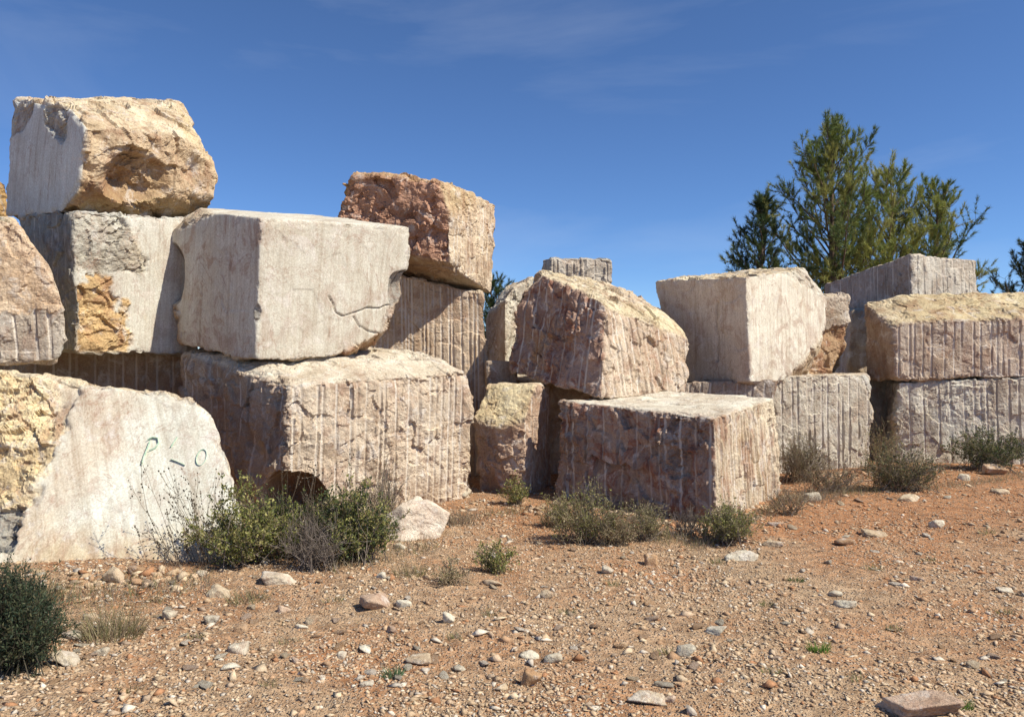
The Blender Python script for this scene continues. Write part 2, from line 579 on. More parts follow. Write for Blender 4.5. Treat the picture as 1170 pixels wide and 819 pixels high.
    for (fk, pts, wid, dep) in cracks:
        k = fk if isinstance(fk, int) else order.index(fk)
        rt, up, c = axes[k]
        pl = []
        for (qx, qy) in pts:
            ray = px(qx, qy, 1.0) - CAMP
            tt = (H[k] - N[k] @ CAMP) / (N[k] @ ray)
            qq = CAMP + ray * tt - c
            pl.append((qq @ rt, qq @ up))
        qq = p - c
        s2 = np.stack([qq @ rt, qq @ up], 1) + 0.014 * np.stack([perlin(p * 9 + sd), perlin(p * 9 + sd + 31)], 1)
        dl = line_d(s2, np.array(pl))
        wd = wid * (0.75 + 0.6 * np.clip(perlin(p * 7 + 3) + 0.4, 0, 1.3))
        disp -= dep * (1 - smooth(wd * 0.35, wd, dl)) * wgt[:, k]
    p = p + nrm * disp[:, None]
    org = np.array([ctr[0], ctr[1], min(Cb[2], Lb[2], Rb[2])])
    TRIS[0] += 2 * len(quad)
    me = mk_mesh(name, p - org, quad, dict(Col=np.clip(colr, 0, 1), rough=np.clip(rough, 0, 1), stain=stain, gmask=gmask, gphase=gph, gsp=gsp, st=st))
    flat = rough[quad].mean(1) > 0.55
    me.polygons.foreach_set('use_smooth', ~flat)
    o = link(name, me, ROCK, loc=org)
    tag(o, label, category, group)
    o['_n'] = 0
    del o['_n']
    return dict(obj=o, N=N, H=H, C=CC, axes=axes, org=org, order=order)

def on_face(b, k, x, y, off=0.0):
    k = b['order'].index(k)
    ray = px(x, y, 1.0) - CAMP
    t = (b['H'][k] + off - b['N'][k] @ CAMP) / (b['N'][k] @ ray)
    return CAMP + ray * t

# ------------------------------------------------------------------ ground
def gz(x, y):
    x = np.asarray(x, float); y = np.asarray(y, float)
    p = np.stack([x, y, np.zeros_like(x)], -1).reshape(-1, 3)
    near = np.clip(1.2 - np.hypot(p[:, 0], p[:, 1] - 7) / 60, 0, 1)
    z = (0.045 * fbm(p * 0.45 + 4, 2) + 0.018 * fbm(p * 1.7, 3)) * near
    # spoil heaped against the foot of the left slab
    z = z + 0.10 * np.exp(-((p[:, 0] + 3.6) / 1.5) ** 2 - ((p[:, 1] - 6.5) / 0.5) ** 2)
    return z.reshape(x.shape)

def gz1(x, y):
    return float(gz(np.array([x]), np.array([y]))[0])

def axis(lo, hi, step, far):
    a = list(np.arange(lo, hi + 1e-6, step))
    s, v = step, hi
    while v < far:
        s *= 1.35; v += s; a.append(v)
    s, v = step, lo
    b = []
    while v > -far:
        s *= 1.35; v -= s; b.append(v)
    return np.array(b[::-1] + a)

def ground_material():
    m = bpy.data.materials.new("gravelly_red_soil")
    t = NT(m)
    P = t.new('ShaderNodeTexCoord').outputs['Object']
    n0 = t.noise(P, 0.42, 5, 0.6, 0.4)
    n1 = t.noise(t.mapping(P, loc=(5, 3, 1)), 1.6, 6, 0.65, 0.3)
    n2 = t.noise(P, 9, 6, 0.7)
    n3 = t.noise(P, 70, 4, 0.7)
    sep = t.new('ShaderNodeSeparateXYZ'); t.put(sep.inputs[0], P)
    # the trodden strip beside the right-hand blocks is bare red earth
    band = t.math('MULTIPLY', t.ramp(sep.outputs[1], 7.2, 9.0), t.ramp(sep.outputs[0], -1.0, 1.2))
    soil = t.math('ADD', t.math('MULTIPLY', band, 0.42), t.math('ADD', t.math('MULTIPLY', n0, 0.9), t.math('MULTIPLY', n1, 0.6)))
    fs = t.ramp(soil, 0.62, 0.98)
    col = t.mix(fs, (0.55, 0.405, 0.265), (0.52, 0.265, 0.13))
    col = t.mix(t.ramp(n2, 0.3, 0.7), t.mix(1.0, col, (0.55, 0.48, 0.43), 'MULTIPLY'), t.mix(1.0, col, (1.25, 1.22, 1.18), 'MULTIPLY'))
    v1 = t.vor(P, 42, 'F1'); c1 = t.vor(P, 42, 'F1', 'Color')
    v2 = t.vor(P, 90, 'F1'); c2 = t.vor(P, 90, 'F1', 'Color')
    s1 = t.new('ShaderNodeSeparateColor'); t.put(s1.inputs[0], c1)
    s2 = t.new('ShaderNodeSeparateColor'); t.put(s2.inputs[0], c2)
    m1 = t.math('MULTIPLY', t.ramp(v1, 0.36, 0.46, 1, 0), t.ramp(s1.outputs[0], 0.42, 0.48))
    m2 = t.math('MULTIPLY', t.ramp(v2, 0.40, 0.5, 1, 0), t.ramp(s2.outputs[0], 0.35, 0.4))
    pc2 = t.mix(s2.outputs[1], (0.22, 0.13, 0.085), (0.66, 0.54, 0.41))
    pc1 = t.mix(s1.outputs[1], (0.32, 0.20, 0.13), (0.68, 0.57, 0.45))
    col = t.mix(t.math('MULTIPLY', m2, 0.8), col, pc2)
    col = t.mix(t.math('MULTIPLY', m1, 0.85), col, pc1)
    col = t.mix(t.ramp(n3, 0.35, 0.7), t.mix(1.0, col, (0.8, 0.78, 0.75), 'MULTIPLY'), col)
    d1 = t.math('MULTIPLY', t.math('SUBTRACT', 0.5, v1), m1)
    d2 = t.math('MULTIPLY', t.math('SUBTRACT', 0.5, v2), m2)
    h = t.math('ADD', t.math('MULTIPLY', d1, 1.4), t.math('MULTIPLY', d2, 0.8))
    h = t.math('ADD', h, t.math('ADD', t.math('MULTIPLY', n2, 0.6), t.math('MULTIPLY', n3, 0.3)))
    t.finish(col, 0.95, h, 1.0, 0.035, 0.1)
    return m

gx = axis(-7.0, 9.0, 0.06, 900)
gy = axis(2.6, 13.0, 0.06, 900)
GX, GY = np.meshgrid(gx, gy, indexing='ij')
GZ = gz(GX, GY) + 0.006 * fbm(np.stack([GX * 6, GY * 6, GX * 0], -1).reshape(-1, 3), 2).reshape(GX.shape)
ii = np.arange(len(gx) * len(gy)).reshape(GX.shape)
gq = np.stack([ii[:-1, :-1], ii[1:, :-1], ii[1:, 1:], ii[:-1, 1:]], -1).reshape(-1, 4)
TRIS[0] += 2 * len(gq)
ground = link('ground', mk_mesh('ground', np.stack([GX, GY, GZ], -1).reshape(-1, 3), gq), ground_material())
tag(ground, kind='structure')

# ------------------------------------------------------------------ the quarry blocks
DK = F('rough', GREY)
V = lambda *a: np.array(a, float)

# lower left sloping slab with the painted letters
b1 = block('marble_block', 'pale sawn slab leaning back at lower left with green painted letters and yellow broken end',
      px(-150, 404, 7.9), px(-150, 662, 6.55), px(-260, 404, 9.6), px(-300, 600, 8.8), px(252, 457, 7.75), px(296, 668, 6.75),
      {'R': F('sawn', (0.70, 0.68, 0.62), 0.004, 0.18), 'T': F('rough', CREAM, 0.04), '*': F('rough', BEIGE)},
      cuts=[((px(190, 444, 7.75), px(262, 478, 7.7), px(230, 440, 8.6)), F('rough', BEIGE, 0.03)),
            ((px(272, 545, 7.25), px(290, 600, 7.0), px(255, 545, 8.6)), F('rough', PINK, 0.03)),
            ((px(-30, 421, 7.75), px(120, 429, 7.8), px(40, 414, 8.6)), F('rough', CREAM, 0.035))],
      patches=[('R', [(-160, 400), (96, 428), (92, 448), (74, 478), (64, 520), (44, 560), (20, 605), (-160, 640)], dict(F('rough', (0.74, 0.59, 0.38), 0.07, 0.5), soft=0.04), 0.04),
               ('R', [(14, 590), (120, 622), (300, 610), (310, 680), (0, 680)], dict(F('sawn', (0.67, 0.56, 0.41), 0.004, 0.3), soft=0.22), 0.0),
               ('R', [(60, 430), (150, 440), (160, 470), (120, 540), (60, 600), (20, 640), (40, 560), (80, 500)], dict(F('sawn', (0.67, 0.59, 0.50), 0.006, 0.35), soft=0.2), 0.0),
               ('R', [(-160, 560), (28, 580), (20, 600), (14, 640), (-160, 650)], F('rough', GREY, 0.06, 0.1), 0.08)],
      res=0.0165, chip=0.05)

# the shaded block behind it that carries the upper left stack
block('marble_block', 'shadowed block in the dark gap under the upper left stack',
      V(-6.2, 9.75, 1.85), V(-6.2, 9.75, -0.1), V(-8.6, 10.2, 1.85), V(-8.6, 10.2, -0.1), V(-3.8, 10.6, 1.97), V(-3.8, 10.6, -0.1),
      {'*': F('groove', PINK)}, bt=V(-6.2, 11.9, 1.85), bb=V(-6.2, 11.9, -0.1), res=0.03)

# far left block
block('marble_block', 'peach and grey rounded block at the left edge with drill traces along its foot',
      px(-130, 246, 7.6), px(-130, 413, 7.6), px(-240, 250, 8.8), px(-240, 405, 8.8), px(60, 250, 8.1), px(88, 416, 8.0),
      {'R': F('groove', (0.52, 0.45, 0.39), 0.02, 0.2, 0.125), 'T': F('rough', CREAM), '*': F('rough', BEIGE)},
      cuts=[((px(16, 252, 8.0), px(54, 297, 7.95), px(20, 248, 9.0)), F('rough', (0.70, 0.53, 0.38), 0.03, 0.25)),
            ((px(48, 290, 7.9), px(88, 372, 7.95), px(62, 300, 9.0)), F('rough', (0.55, 0.42, 0.31), 0.03, 0.2)),
            ((px(88, 368, 7.95), px(62, 417, 7.95), px(96, 380, 9.0)), F('rough', GREYW, 0.03, 0.2)),
            ((px(-20, 249, 7.85), px(52, 352, 7.62), px(-20, 352, 7.5)), F('rough', (0.70, 0.53, 0.38), 0.04, 0.25))],
      patches=[('R', [(-140, 240), (60, 240), (78, 345), (60, 356), (-140, 352)], F('rough', (0.70, 0.53, 0.39), 0.035, 0.25), 0.0)],
      res=0.017, sharp=40)

# second tier left: grey, ochre and white
block('marble_block', 'block below the topmost left one with grey and ochre broken patches beside white sawn stone',
      px(84, 240, 8.9), px(88, 403, 8.9), px(20, 246, 9.8), px(28, 400, 9.8), px(232, 252, 10.2), px(226, 405, 10.2),
      {'R': F('sawn', (0.66, 0.63, 0.58), 0.003, 0.2), 'L': F('groove', GREY, 0.035, 0.1, 0.15), 'T': F('rough', GREYW), '*': F('rough', GREY)},
      patches=[('R', [(70, 230), (143, 236), (150, 262), (168, 300), (174, 314), (140, 318), (75, 318)], dict(F('rough', (0.54, 0.50, 0.44), 0.05, 0.15), soft=0.03, edge=0.14), 0.025),
               ('R', [(75, 308), (132, 310), (140, 340), (148, 372), (151, 410), (75, 410)], dict(F('rough', (0.60, 0.41, 0.22), 0.05, 0.5), soft=0.03, edge=0.14), 0.035)],
      res=0.016, chip=0.035)

# topmost left
block('marble_block', 'topmost left block, grey sawn end in shade and rough brown broken side against the sky',
      px(104, 124, 8.9), px(84, 243, 8.9), px(14, 112, 10.0), px(4, 250, 10.0), px(262, 124, 10.6), px(246, 262, 10.4),
      {'L': F('sawn', (0.66, 0.66, 0.65), 0.003, 0.05), 'R': F('rock', (0.58, 0.44, 0.31), 0.09, 0.35), 'T': F('rough', (0.70, 0.58, 0.43), 0.045, 0.4), '*': F('rough', (0.50, 0.38, 0.26), 0.07)},
      cuts=[((px(104, 150, 8.85), px(222, 158, 10.1), px(150, 116, 10.2)), F('rough', (0.70, 0.58, 0.43), 0.05, 0.4)),
            ((px(200, 131, 10.2), px(251, 204, 10.3), px(214, 131, 11.4)), F('rough', (0.68, 0.54, 0.36), 0.05, 0.4)),
            ((px(92, 200, 8.72), px(246, 208, 10.05), px(140, 248, 9.75)), F('rough', (0.52, 0.38, 0.22), 0.05, 0.3)),
            ((px(252, 196, 10.4), px(236, 245, 10.2), px(252, 205, 11.4)), F('rough', OCHRE, 0.04, 0.4)),
            ((px(180, 168, 9.4), px(240, 205, 10.0), px(215, 232, 9.9)), F('rock', (0.42, 0.29, 0.18), 0.08, 0.4))],
      patches=[('L', [(52, 118), (74, 120), (78, 140), (74, 160), (66, 166), (56, 150), (48, 134)], F('rough', GREYW, 0.05), 0.05),
               ('L', [(8, 112), (36, 115), (34, 132), (26, 150), (14, 155), (6, 150)], F('rough', GREYW, 0.03), 0.02)],
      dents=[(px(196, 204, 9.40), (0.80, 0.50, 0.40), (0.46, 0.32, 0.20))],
      res=0.0165, chip=0.06, sharp=45, fine='LRTB')

block('marble_block', 'orange block end peeking in at the left edge behind the topmost block',
      px(-60, 206, 11.8), V(-8.65, 11.8, -0.1), px(-170, 206, 12.6), V(-10.8, 12.6, -0.1), px(8, 208, 12.2), V(-8.0, 12.2, -0.1),
      {'*': F('rough', OCHRE)}, res=0.04)

# big lower centre-left block with the hollow
dent_c = px(338, 572, 8.75)
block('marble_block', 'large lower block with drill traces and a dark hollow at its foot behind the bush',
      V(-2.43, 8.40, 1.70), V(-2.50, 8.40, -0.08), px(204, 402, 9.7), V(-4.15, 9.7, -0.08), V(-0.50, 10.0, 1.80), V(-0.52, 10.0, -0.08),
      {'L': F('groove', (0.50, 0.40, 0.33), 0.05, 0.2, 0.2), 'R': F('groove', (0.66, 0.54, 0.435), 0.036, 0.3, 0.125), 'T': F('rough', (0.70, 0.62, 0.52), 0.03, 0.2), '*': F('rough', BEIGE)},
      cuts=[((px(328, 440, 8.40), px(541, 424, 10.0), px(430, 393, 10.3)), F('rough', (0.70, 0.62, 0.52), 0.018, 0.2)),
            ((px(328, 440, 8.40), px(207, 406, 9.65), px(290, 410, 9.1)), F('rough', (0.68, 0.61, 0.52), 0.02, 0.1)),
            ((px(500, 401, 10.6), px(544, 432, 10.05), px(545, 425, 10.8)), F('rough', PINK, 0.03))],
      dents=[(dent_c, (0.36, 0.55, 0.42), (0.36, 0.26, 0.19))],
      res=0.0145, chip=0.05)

# white sawn block on top of it
block('marble_block', 'white sawn block with cracked lower right corner lying on the large grooved block',
      px(300, 249, 8.8), px(289, 413, 8.8), px(190, 235, 9.9), px(196, 392, 9.9), px(472, 259, 10.1), px(462, 404, 10.1),
      {'L': F('sawn', (0.66, 0.63, 0.59), 0.005, 0.4), 'R': F('sawn', (0.63, 0.585, 0.52), 0.004, 0.22), 'T': F('sawn', WHITE, 0.004, 0.1), '*': F('rough', BEIGE)},
      cuts=[((px(247, 240, 9.3), px(190, 268, 9.85), px(225, 240, 10.3)), F('rough', BEIGE, 0.04)),
            ((px(197, 300, 9.85), px(207, 395, 9.75), px(205, 330, 10.6)), F('rough', (0.5, 0.36, 0.26), 0.06)),
            ((px(375, 409, 9.35), px(436, 380, 9.85), px(420, 404, 10.6)), F('rough', (0.50, 0.34, 0.22), 0.04, 0.5)),
            ((px(473, 300, 10.1), px(431, 388, 9.85), px(462, 330, 10.9)), F('rough', (0.52, 0.42, 0.34), 0.05, 0.3)),
            ((px(208, 398, 9.7), px(290, 414, 8.85), px(240, 404, 9.6)), F('rough', BEIGE, 0.03))],
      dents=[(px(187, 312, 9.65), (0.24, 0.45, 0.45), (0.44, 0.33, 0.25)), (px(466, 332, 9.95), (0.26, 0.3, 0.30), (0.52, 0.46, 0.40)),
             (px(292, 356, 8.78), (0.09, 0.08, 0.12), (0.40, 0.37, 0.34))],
      cracks=[('R', [(376, 338), (384, 356), (392, 361), (406, 357), (418, 352), (434, 352), (446, 348)], 0.011, 0.04),
              ('R', [(404, 362), (410, 372), (420, 378), (434, 381)], 0.010, 0.03),
              ],
      res=0.012, chip=0.03, sharp=70)

# upright grooved block under the red one
block('marble_block', 'pinkish upright block closely lined with drill traces under the red block',
      px(395, 300, 11.45), V(-2.40, 11.45, -0.1), px(380, 300, 12.9), V(-2.7, 12.9, -0.1), px(557, 336, 11.75), V(-0.36, 11.75, -0.1),
      {'R': F('groove', (0.62, 0.48, 0.37), 0.018, 0.3, 0.085), '*': F('rough', BEIGE)}, res=0.016)

# red block on top
block('marble_block', 'red-brown rough block with yellow top perched high in the middle against the sky',
      px(506, 203, 11.0), px(522, 306, 11.0), px(384, 188, 11.25), px(392, 300, 11.3), px(576, 236, 12.3), px(554, 335, 12.2),
      {'L': F('rock', (0.50, 0.29, 0.21), 0.06, 0.3), 'R': F('groove', (0.66, 0.52, 0.39), 0.03, 0.3, 0.10), 'T': F('rough', (0.63, 0.49, 0.32), 0.04, 0.4), 'B': F('sawn', (0.58, 0.50, 0.40)), '*': F('rough', BEIGE)},
      cuts=[((px(386, 244, 11.2), px(404, 197, 11.25), px(395, 210, 12.4)), F('rough', OCHRE, 0.05)),
            ((px(502, 210, 11.0), px(518, 250, 11.05), px(572, 248, 12.2)), F('rough', (0.63, 0.48, 0.31), 0.035, 0.35)),
            ((px(405, 199, 11.25), px(500, 206, 11.1), px(460, 192, 11.8)), F('rough', (0.60, 0.40, 0.24), 0.05, 0.5)),
            ((px(470, 298, 11.3), px(516, 300, 10.98), px(520, 318, 11.5)), F('rough', (0.50, 0.36, 0.26), 0.03))],
      res=0.017, chip=0.05, sharp=45, fine='LRTB')

# small upright stones between the stacks
block('marble_block', 'narrow upright block between the grooved block and the tilted block, broken white top',
      px(577, 334, 13.0), V(-0.12, 13.0, -0.1), px(555, 342, 14.0), V(-0.47, 14.0, -0.1), px(610, 316, 13.8), V(0.4, 13.8, -0.1),
      {'R': F('rough', (0.64, 0.58, 0.50), 0.05, 0.2), 'L': F('rough', PINK, 0.02), '*': F('rough', BEIGE)},
      cuts=[((px(575, 344, 13.05), px(590, 322, 13.3), px(572, 340, 14)), F('rough', WHITE, 0.03))], res=0.022)
block('marble_block', 'small pale grooved block top showing above the tilted block',
      px(630, 294, 13.6), V(0.66, 13.6, -0.1), px(618, 296, 14.2), V(0.52, 14.2, -0.1), px(699, 297, 13.9), V(1.8, 13.9, -0.1),
      {'R': F('groove', (0.55, 0.48, 0.42), 0.03, 0.15, 0.14), '*': F('rough', GREYW, 0.03)}, res=0.024)
block('marble_block', 'little grey block wedged under the shaded gap left of the tilted block',
      px(556, 413, 11.4), px(556, 441, 11.4), px(550, 413, 12.2), px(550, 441, 12.2), px(590, 414, 11.5), px(592, 441, 11.5),
      {'*': F('rough', PINK, 0.015)}, res=0.02, chip=0.02)

# small block between the two big lower ones
block('marble_block', 'small upright block with yellow patch between the two large lower blocks',
      px(600, 439, 10.1), V(0.17, 10.05, -0.06), px(536, 437, 10.28), V(-0.60, 10.28, -0.06), px(632, 441, 10.9), V(0.52, 10.8, -0.06),
      {'L': F('rough', (0.52, 0.36, 0.27), 0.04, 0.3), 'R': F('groove', (0.50, 0.36, 0.28), 0.03, 0.3, 0.12), 'T': F('rough', CREAM, 0.02), '*': F('rough', BEIGE)},
      cuts=[((px(560, 460, 10.2), px(577, 535, 10.15), px(536, 545, 10.62)), F('rough', (0.46, 0.33, 0.27), 0.04)),
            ((px(545, 438, 10.75), px(606, 438, 10.40), px(585, 484, 10.13)), F('rough', (0.78, 0.64, 0.42), 0.02, 0.1))],
      res=0.016, chip=0.04, sharp=40)
block('marble_block', 'filler block added to darken the gap between the small upright block and the low front block',  # added filler, standing in shade so this gap reads dark
      V(0.35, 11.7, 1.45), V(0.35, 11.7, -0.1), V(-0.3, 12.6, 1.45), V(-0.3, 12.6, -0.1), V(1.9, 12.2, 1.4), V(1.9, 12.2, -0.1),
      {'*': F('rough', BEIGE)}, res=0.04)

# right front block
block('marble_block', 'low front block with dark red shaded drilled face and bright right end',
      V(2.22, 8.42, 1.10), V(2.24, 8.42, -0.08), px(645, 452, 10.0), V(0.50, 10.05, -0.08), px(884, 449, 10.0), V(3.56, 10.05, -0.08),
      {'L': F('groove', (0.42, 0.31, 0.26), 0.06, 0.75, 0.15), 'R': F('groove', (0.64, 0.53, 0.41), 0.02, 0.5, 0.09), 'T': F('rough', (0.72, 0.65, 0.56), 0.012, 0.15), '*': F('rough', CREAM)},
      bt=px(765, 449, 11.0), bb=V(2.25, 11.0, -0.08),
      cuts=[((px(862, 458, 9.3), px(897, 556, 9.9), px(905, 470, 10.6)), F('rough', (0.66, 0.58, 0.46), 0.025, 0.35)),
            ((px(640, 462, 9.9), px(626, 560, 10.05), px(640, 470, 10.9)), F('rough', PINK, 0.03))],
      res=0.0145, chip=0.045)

# tilted block
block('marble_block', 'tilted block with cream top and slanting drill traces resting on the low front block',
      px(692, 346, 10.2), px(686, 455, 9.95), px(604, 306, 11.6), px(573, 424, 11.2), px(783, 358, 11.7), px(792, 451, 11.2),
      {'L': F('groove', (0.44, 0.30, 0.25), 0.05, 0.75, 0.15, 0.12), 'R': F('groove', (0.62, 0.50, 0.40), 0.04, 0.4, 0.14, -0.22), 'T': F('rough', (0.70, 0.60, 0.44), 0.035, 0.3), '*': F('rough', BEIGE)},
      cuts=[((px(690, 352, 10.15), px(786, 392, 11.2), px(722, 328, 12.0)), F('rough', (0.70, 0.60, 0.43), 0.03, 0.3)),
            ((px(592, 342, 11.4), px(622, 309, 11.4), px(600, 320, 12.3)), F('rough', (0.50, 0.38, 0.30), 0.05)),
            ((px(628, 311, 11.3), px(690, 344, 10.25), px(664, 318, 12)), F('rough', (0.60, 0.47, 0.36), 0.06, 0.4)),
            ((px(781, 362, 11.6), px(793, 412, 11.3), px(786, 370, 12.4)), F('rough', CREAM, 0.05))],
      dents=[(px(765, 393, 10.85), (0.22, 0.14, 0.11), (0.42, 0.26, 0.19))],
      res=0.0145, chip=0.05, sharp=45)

# white upper block right of centre
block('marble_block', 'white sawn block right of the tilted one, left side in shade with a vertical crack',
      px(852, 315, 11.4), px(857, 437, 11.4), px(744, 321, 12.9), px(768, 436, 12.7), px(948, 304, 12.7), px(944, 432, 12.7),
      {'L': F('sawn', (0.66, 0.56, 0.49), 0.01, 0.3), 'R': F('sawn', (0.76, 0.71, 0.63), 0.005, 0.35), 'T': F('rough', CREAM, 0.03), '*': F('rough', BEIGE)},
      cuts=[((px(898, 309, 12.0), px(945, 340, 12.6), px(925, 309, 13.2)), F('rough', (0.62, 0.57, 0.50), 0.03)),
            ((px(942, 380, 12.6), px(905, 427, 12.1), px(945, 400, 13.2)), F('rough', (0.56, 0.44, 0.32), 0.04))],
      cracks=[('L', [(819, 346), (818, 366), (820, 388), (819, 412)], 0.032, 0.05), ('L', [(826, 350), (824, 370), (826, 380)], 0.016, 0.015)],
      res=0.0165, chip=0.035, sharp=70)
block('marble_block', 'low pink slab edge just behind the low front block under the white block',
      px(776, 437, 11.7), V(2.53, 11.7, -0.1), px(770, 437, 13.0), V(2.4, 13.0, -0.1), px(884, 434, 11.55), V(3.75, 11.55, -0.1),
      {'R': F('groove', (0.46, 0.38, 0.33), 0.02), '*': F('rough', PINK, 0.02)}, res=0.024)

# grooved grey block under it
block('marble_block', 'grey block with regular drill traces standing behind the dry shrub, under the white block',
      px(866, 430, 11.85), V(3.80, 11.85, -0.08), px(862, 430, 13.6), V(4.1, 13.6, -0.08), px(995, 427, 12.55), V(5.87, 12.55, -0.08),
      {'R': F('groove', (0.60, 0.54, 0.465), 0.022, 0.15, 0.145), 'T': F('rough', BEIGE, 0.015), '*': F('rough', BEIGE)},
      cuts=[((px(984, 426, 12.5), px(1000, 452, 12.6), px(1000, 430, 13.4)), F('rough', GREYW, 0.03))],
      res=0.0165, chip=0.04)
block('marble_block', 'brown broken stone wedged right of the white block',
      px(912, 338, 13.0), px(912, 429, 13.0), px(900, 338, 14.0), px(900, 429, 14.0), px(970, 338, 13.5), px(966, 428, 13.5),
      {'R': F('rock', (0.50, 0.34, 0.22), 0.06, 0.5), '*': F('rough', BEIGE)},
      cuts=[((px(973, 376, 13.5), px(944, 426, 13.3), px(970, 395, 14.2)), F('rough', (0.50, 0.33, 0.19), 0.05, 0.4))],
      patches=[('R', [(900, 330), (975, 330), (972, 372), (938, 376), (900, 376)], F('rough', (0.52, 0.44, 0.37), 0.02), -0.04)],
      res=0.02, chip=0.04)

block('marble_block', 'backing block added so the gap between the two grey drilled blocks stays black',  # put in to close the gap with a surface lying in shadow
      V(5.95, 13.75, 1.45), V(5.95, 13.75, -0.1), V(5.5, 15.0, 1.45), V(5.5, 15.0, -0.1), V(6.9, 14.0, 1.45), V(6.9, 14.0, -0.1),
      {'*': F('rough', GREY, 0.02)}, res=0.04)
# right-hand pair
block('marble_block', 'grey grooved lower block at the right edge under the cream-topped block',
      px(1022, 436, 12.9), V(6.45, 12.9, -0.08), px(1012, 436, 14.8), V(7.0, 14.8, -0.08), px(1300, 427, 12.75), V(10.4, 12.75, -0.08),
      {'R': F('groove', (0.60, 0.54, 0.47), 0.024, 0.15, 0.15), '*': F('rough', GREYW)}, res=0.0185, chip=0.05)
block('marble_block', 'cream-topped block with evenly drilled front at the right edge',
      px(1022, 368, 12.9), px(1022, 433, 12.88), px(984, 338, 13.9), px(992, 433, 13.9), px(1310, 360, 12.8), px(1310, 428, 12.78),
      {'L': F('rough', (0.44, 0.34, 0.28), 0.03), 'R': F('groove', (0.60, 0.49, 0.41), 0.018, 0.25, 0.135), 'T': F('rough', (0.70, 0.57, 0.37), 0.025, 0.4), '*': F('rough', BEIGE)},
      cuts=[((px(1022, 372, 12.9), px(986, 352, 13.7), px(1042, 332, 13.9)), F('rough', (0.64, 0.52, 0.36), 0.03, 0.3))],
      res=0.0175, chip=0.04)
block('marble_block', 'block in shadow carrying the topmost right block',
      px(968, 354, 15.2), V(6.6, 15.2, -0.1), px(962, 354, 17.5), V(7.1, 17.5, -0.1), px(1130, 348, 15.6), V(9.8, 15.6, -0.1),
      {'*': F('rough', BEIGE, 0.02)}, res=0.035)
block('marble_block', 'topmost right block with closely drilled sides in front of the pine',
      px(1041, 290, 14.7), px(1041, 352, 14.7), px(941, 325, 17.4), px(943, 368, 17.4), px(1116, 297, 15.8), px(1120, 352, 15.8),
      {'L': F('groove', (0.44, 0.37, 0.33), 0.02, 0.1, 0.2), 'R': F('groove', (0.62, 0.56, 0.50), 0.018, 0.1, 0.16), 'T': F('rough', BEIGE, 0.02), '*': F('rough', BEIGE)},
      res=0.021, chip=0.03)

# ---- painted letters on the sloping slab
paint = bpy.data.materials.new("faded_green_spray_paint")
t = NT(paint)
n = t.noise(t.new('ShaderNodeTexCoord').outputs['Object'], 30, 4, 0.7)
t.finish(t.mix(t.ramp(n, 0.35, 0.65), (0.30, 0.44, 0.32), (0.50, 0.57, 0.47)), 0.8)

def stroke(pts, wid=0.0065, name='painted_letter'):
    P3 = np.array([on_face(b1, 'R', x, y, 0.016) for x, y in pts])
    n = b1['N'][1]
    vs_, fs_ = [], []
    for i in range(len(P3)):
        a = P3[max(0, i - 1)]; c = P3[min(len(P3) - 1, i + 1)]
        if np.allclose(P3[0], P3[-1]) and i in (0, len(P3) - 1):
            a, c = P3[-2], P3[1]
        tn = c - a; tn /= np.linalg.norm(tn)
        sd_ = np.cross(tn, n) * wid * 0.5
        for off in (0.0, -0.03):
            vs_ += [P3[i] - sd_ + n * off, P3[i] + sd_ + n * off]
    for i in range(len(P3) - 1):
        k = 4 * i
        fs_ += [(k, k + 1, k + 5, k + 4), (k, k + 4, k + 6, k + 2), (k + 1, k + 3, k + 7, k + 5)]
    o = link(name, mk_mesh(name, np.array(vs_) - b1['org'], np.array(fs_), shade_smooth=False), paint, b1['obj'])
    return o
def ell(cx, cy, rx, ry, tilt=0.3, a0=0, a1=360, n=18):
    r = []
    for a in np.linspace(math.radians(a0), math.radians(a1), n):
        x, y = rx * math.cos(a), ry * math.sin(a)
        r.append((cx + x * math.cos(tilt) - y * math.sin(tilt), cy + x * math.sin(tilt) + y * math.cos(tilt)))
    return r
stroke([(171, 503), (168, 511), (164, 521), (161, 530)])
stroke([(168, 502), (174, 499), (180, 500), (181, 505), (177, 511), (170, 514)])
stroke([(202, 499), (198, 505), (195, 510)])
stroke([(195, 524), (203, 527), (211, 531)])
stroke(ell(230, 522, 5.5, 9.5, 0.35))

# ------------------------------------------------------------------ loose stones
def ico(sub):
    ph = (1 + 5 ** 0.5) / 2
    v = np.array([(-1, ph, 0), (1, ph, 0), (-1, -ph, 0), (1, -ph, 0), (0, -1, ph), (0, 1, ph), (0, -1, -ph), (0, 1, -ph), (ph, 0, -1), (ph, 0, 1), (-ph, 0, -1), (-ph, 0, 1)], float)
    f = np.array([(0, 11, 5), (0, 5, 1), (0, 1, 7), (0, 7, 10), (0, 10, 11), (1, 5, 9), (5, 11, 4), (11, 10, 2), (10, 7, 6), (7, 1, 8), (3, 9, 4), (3, 4, 2), (3, 2, 6), (3, 6, 8), (3, 8, 9), (4, 9, 5), (2, 4, 11), (6, 2, 10), (8, 6, 7), (9, 8, 1)])
    v /= np.linalg.norm(v, axis=1)[:, None]
    for _ in range(sub):
        e = np.sort(np.concatenate([f[:, [0, 1]], f[:, [1, 2]], f[:, [2, 0]]]), axis=1)
        ue, inv = np.unique(e, axis=0, return_inverse=True)
        inv = inv.ravel()
        mid = v[ue].mean(1); mid /= np.linalg.norm(mid, axis=1)[:, None]
        m = inv.reshape(3, -1) + len(v)
        v = np.concatenate([v, mid])
        f = np.concatenate([np.stack([f[:, 0], m[0], m[2]], 1), np.stack([f[:, 1], m[1], m[0]], 1), np.stack([f[:, 2], m[2], m[1]], 1), m.T])
    return v, f

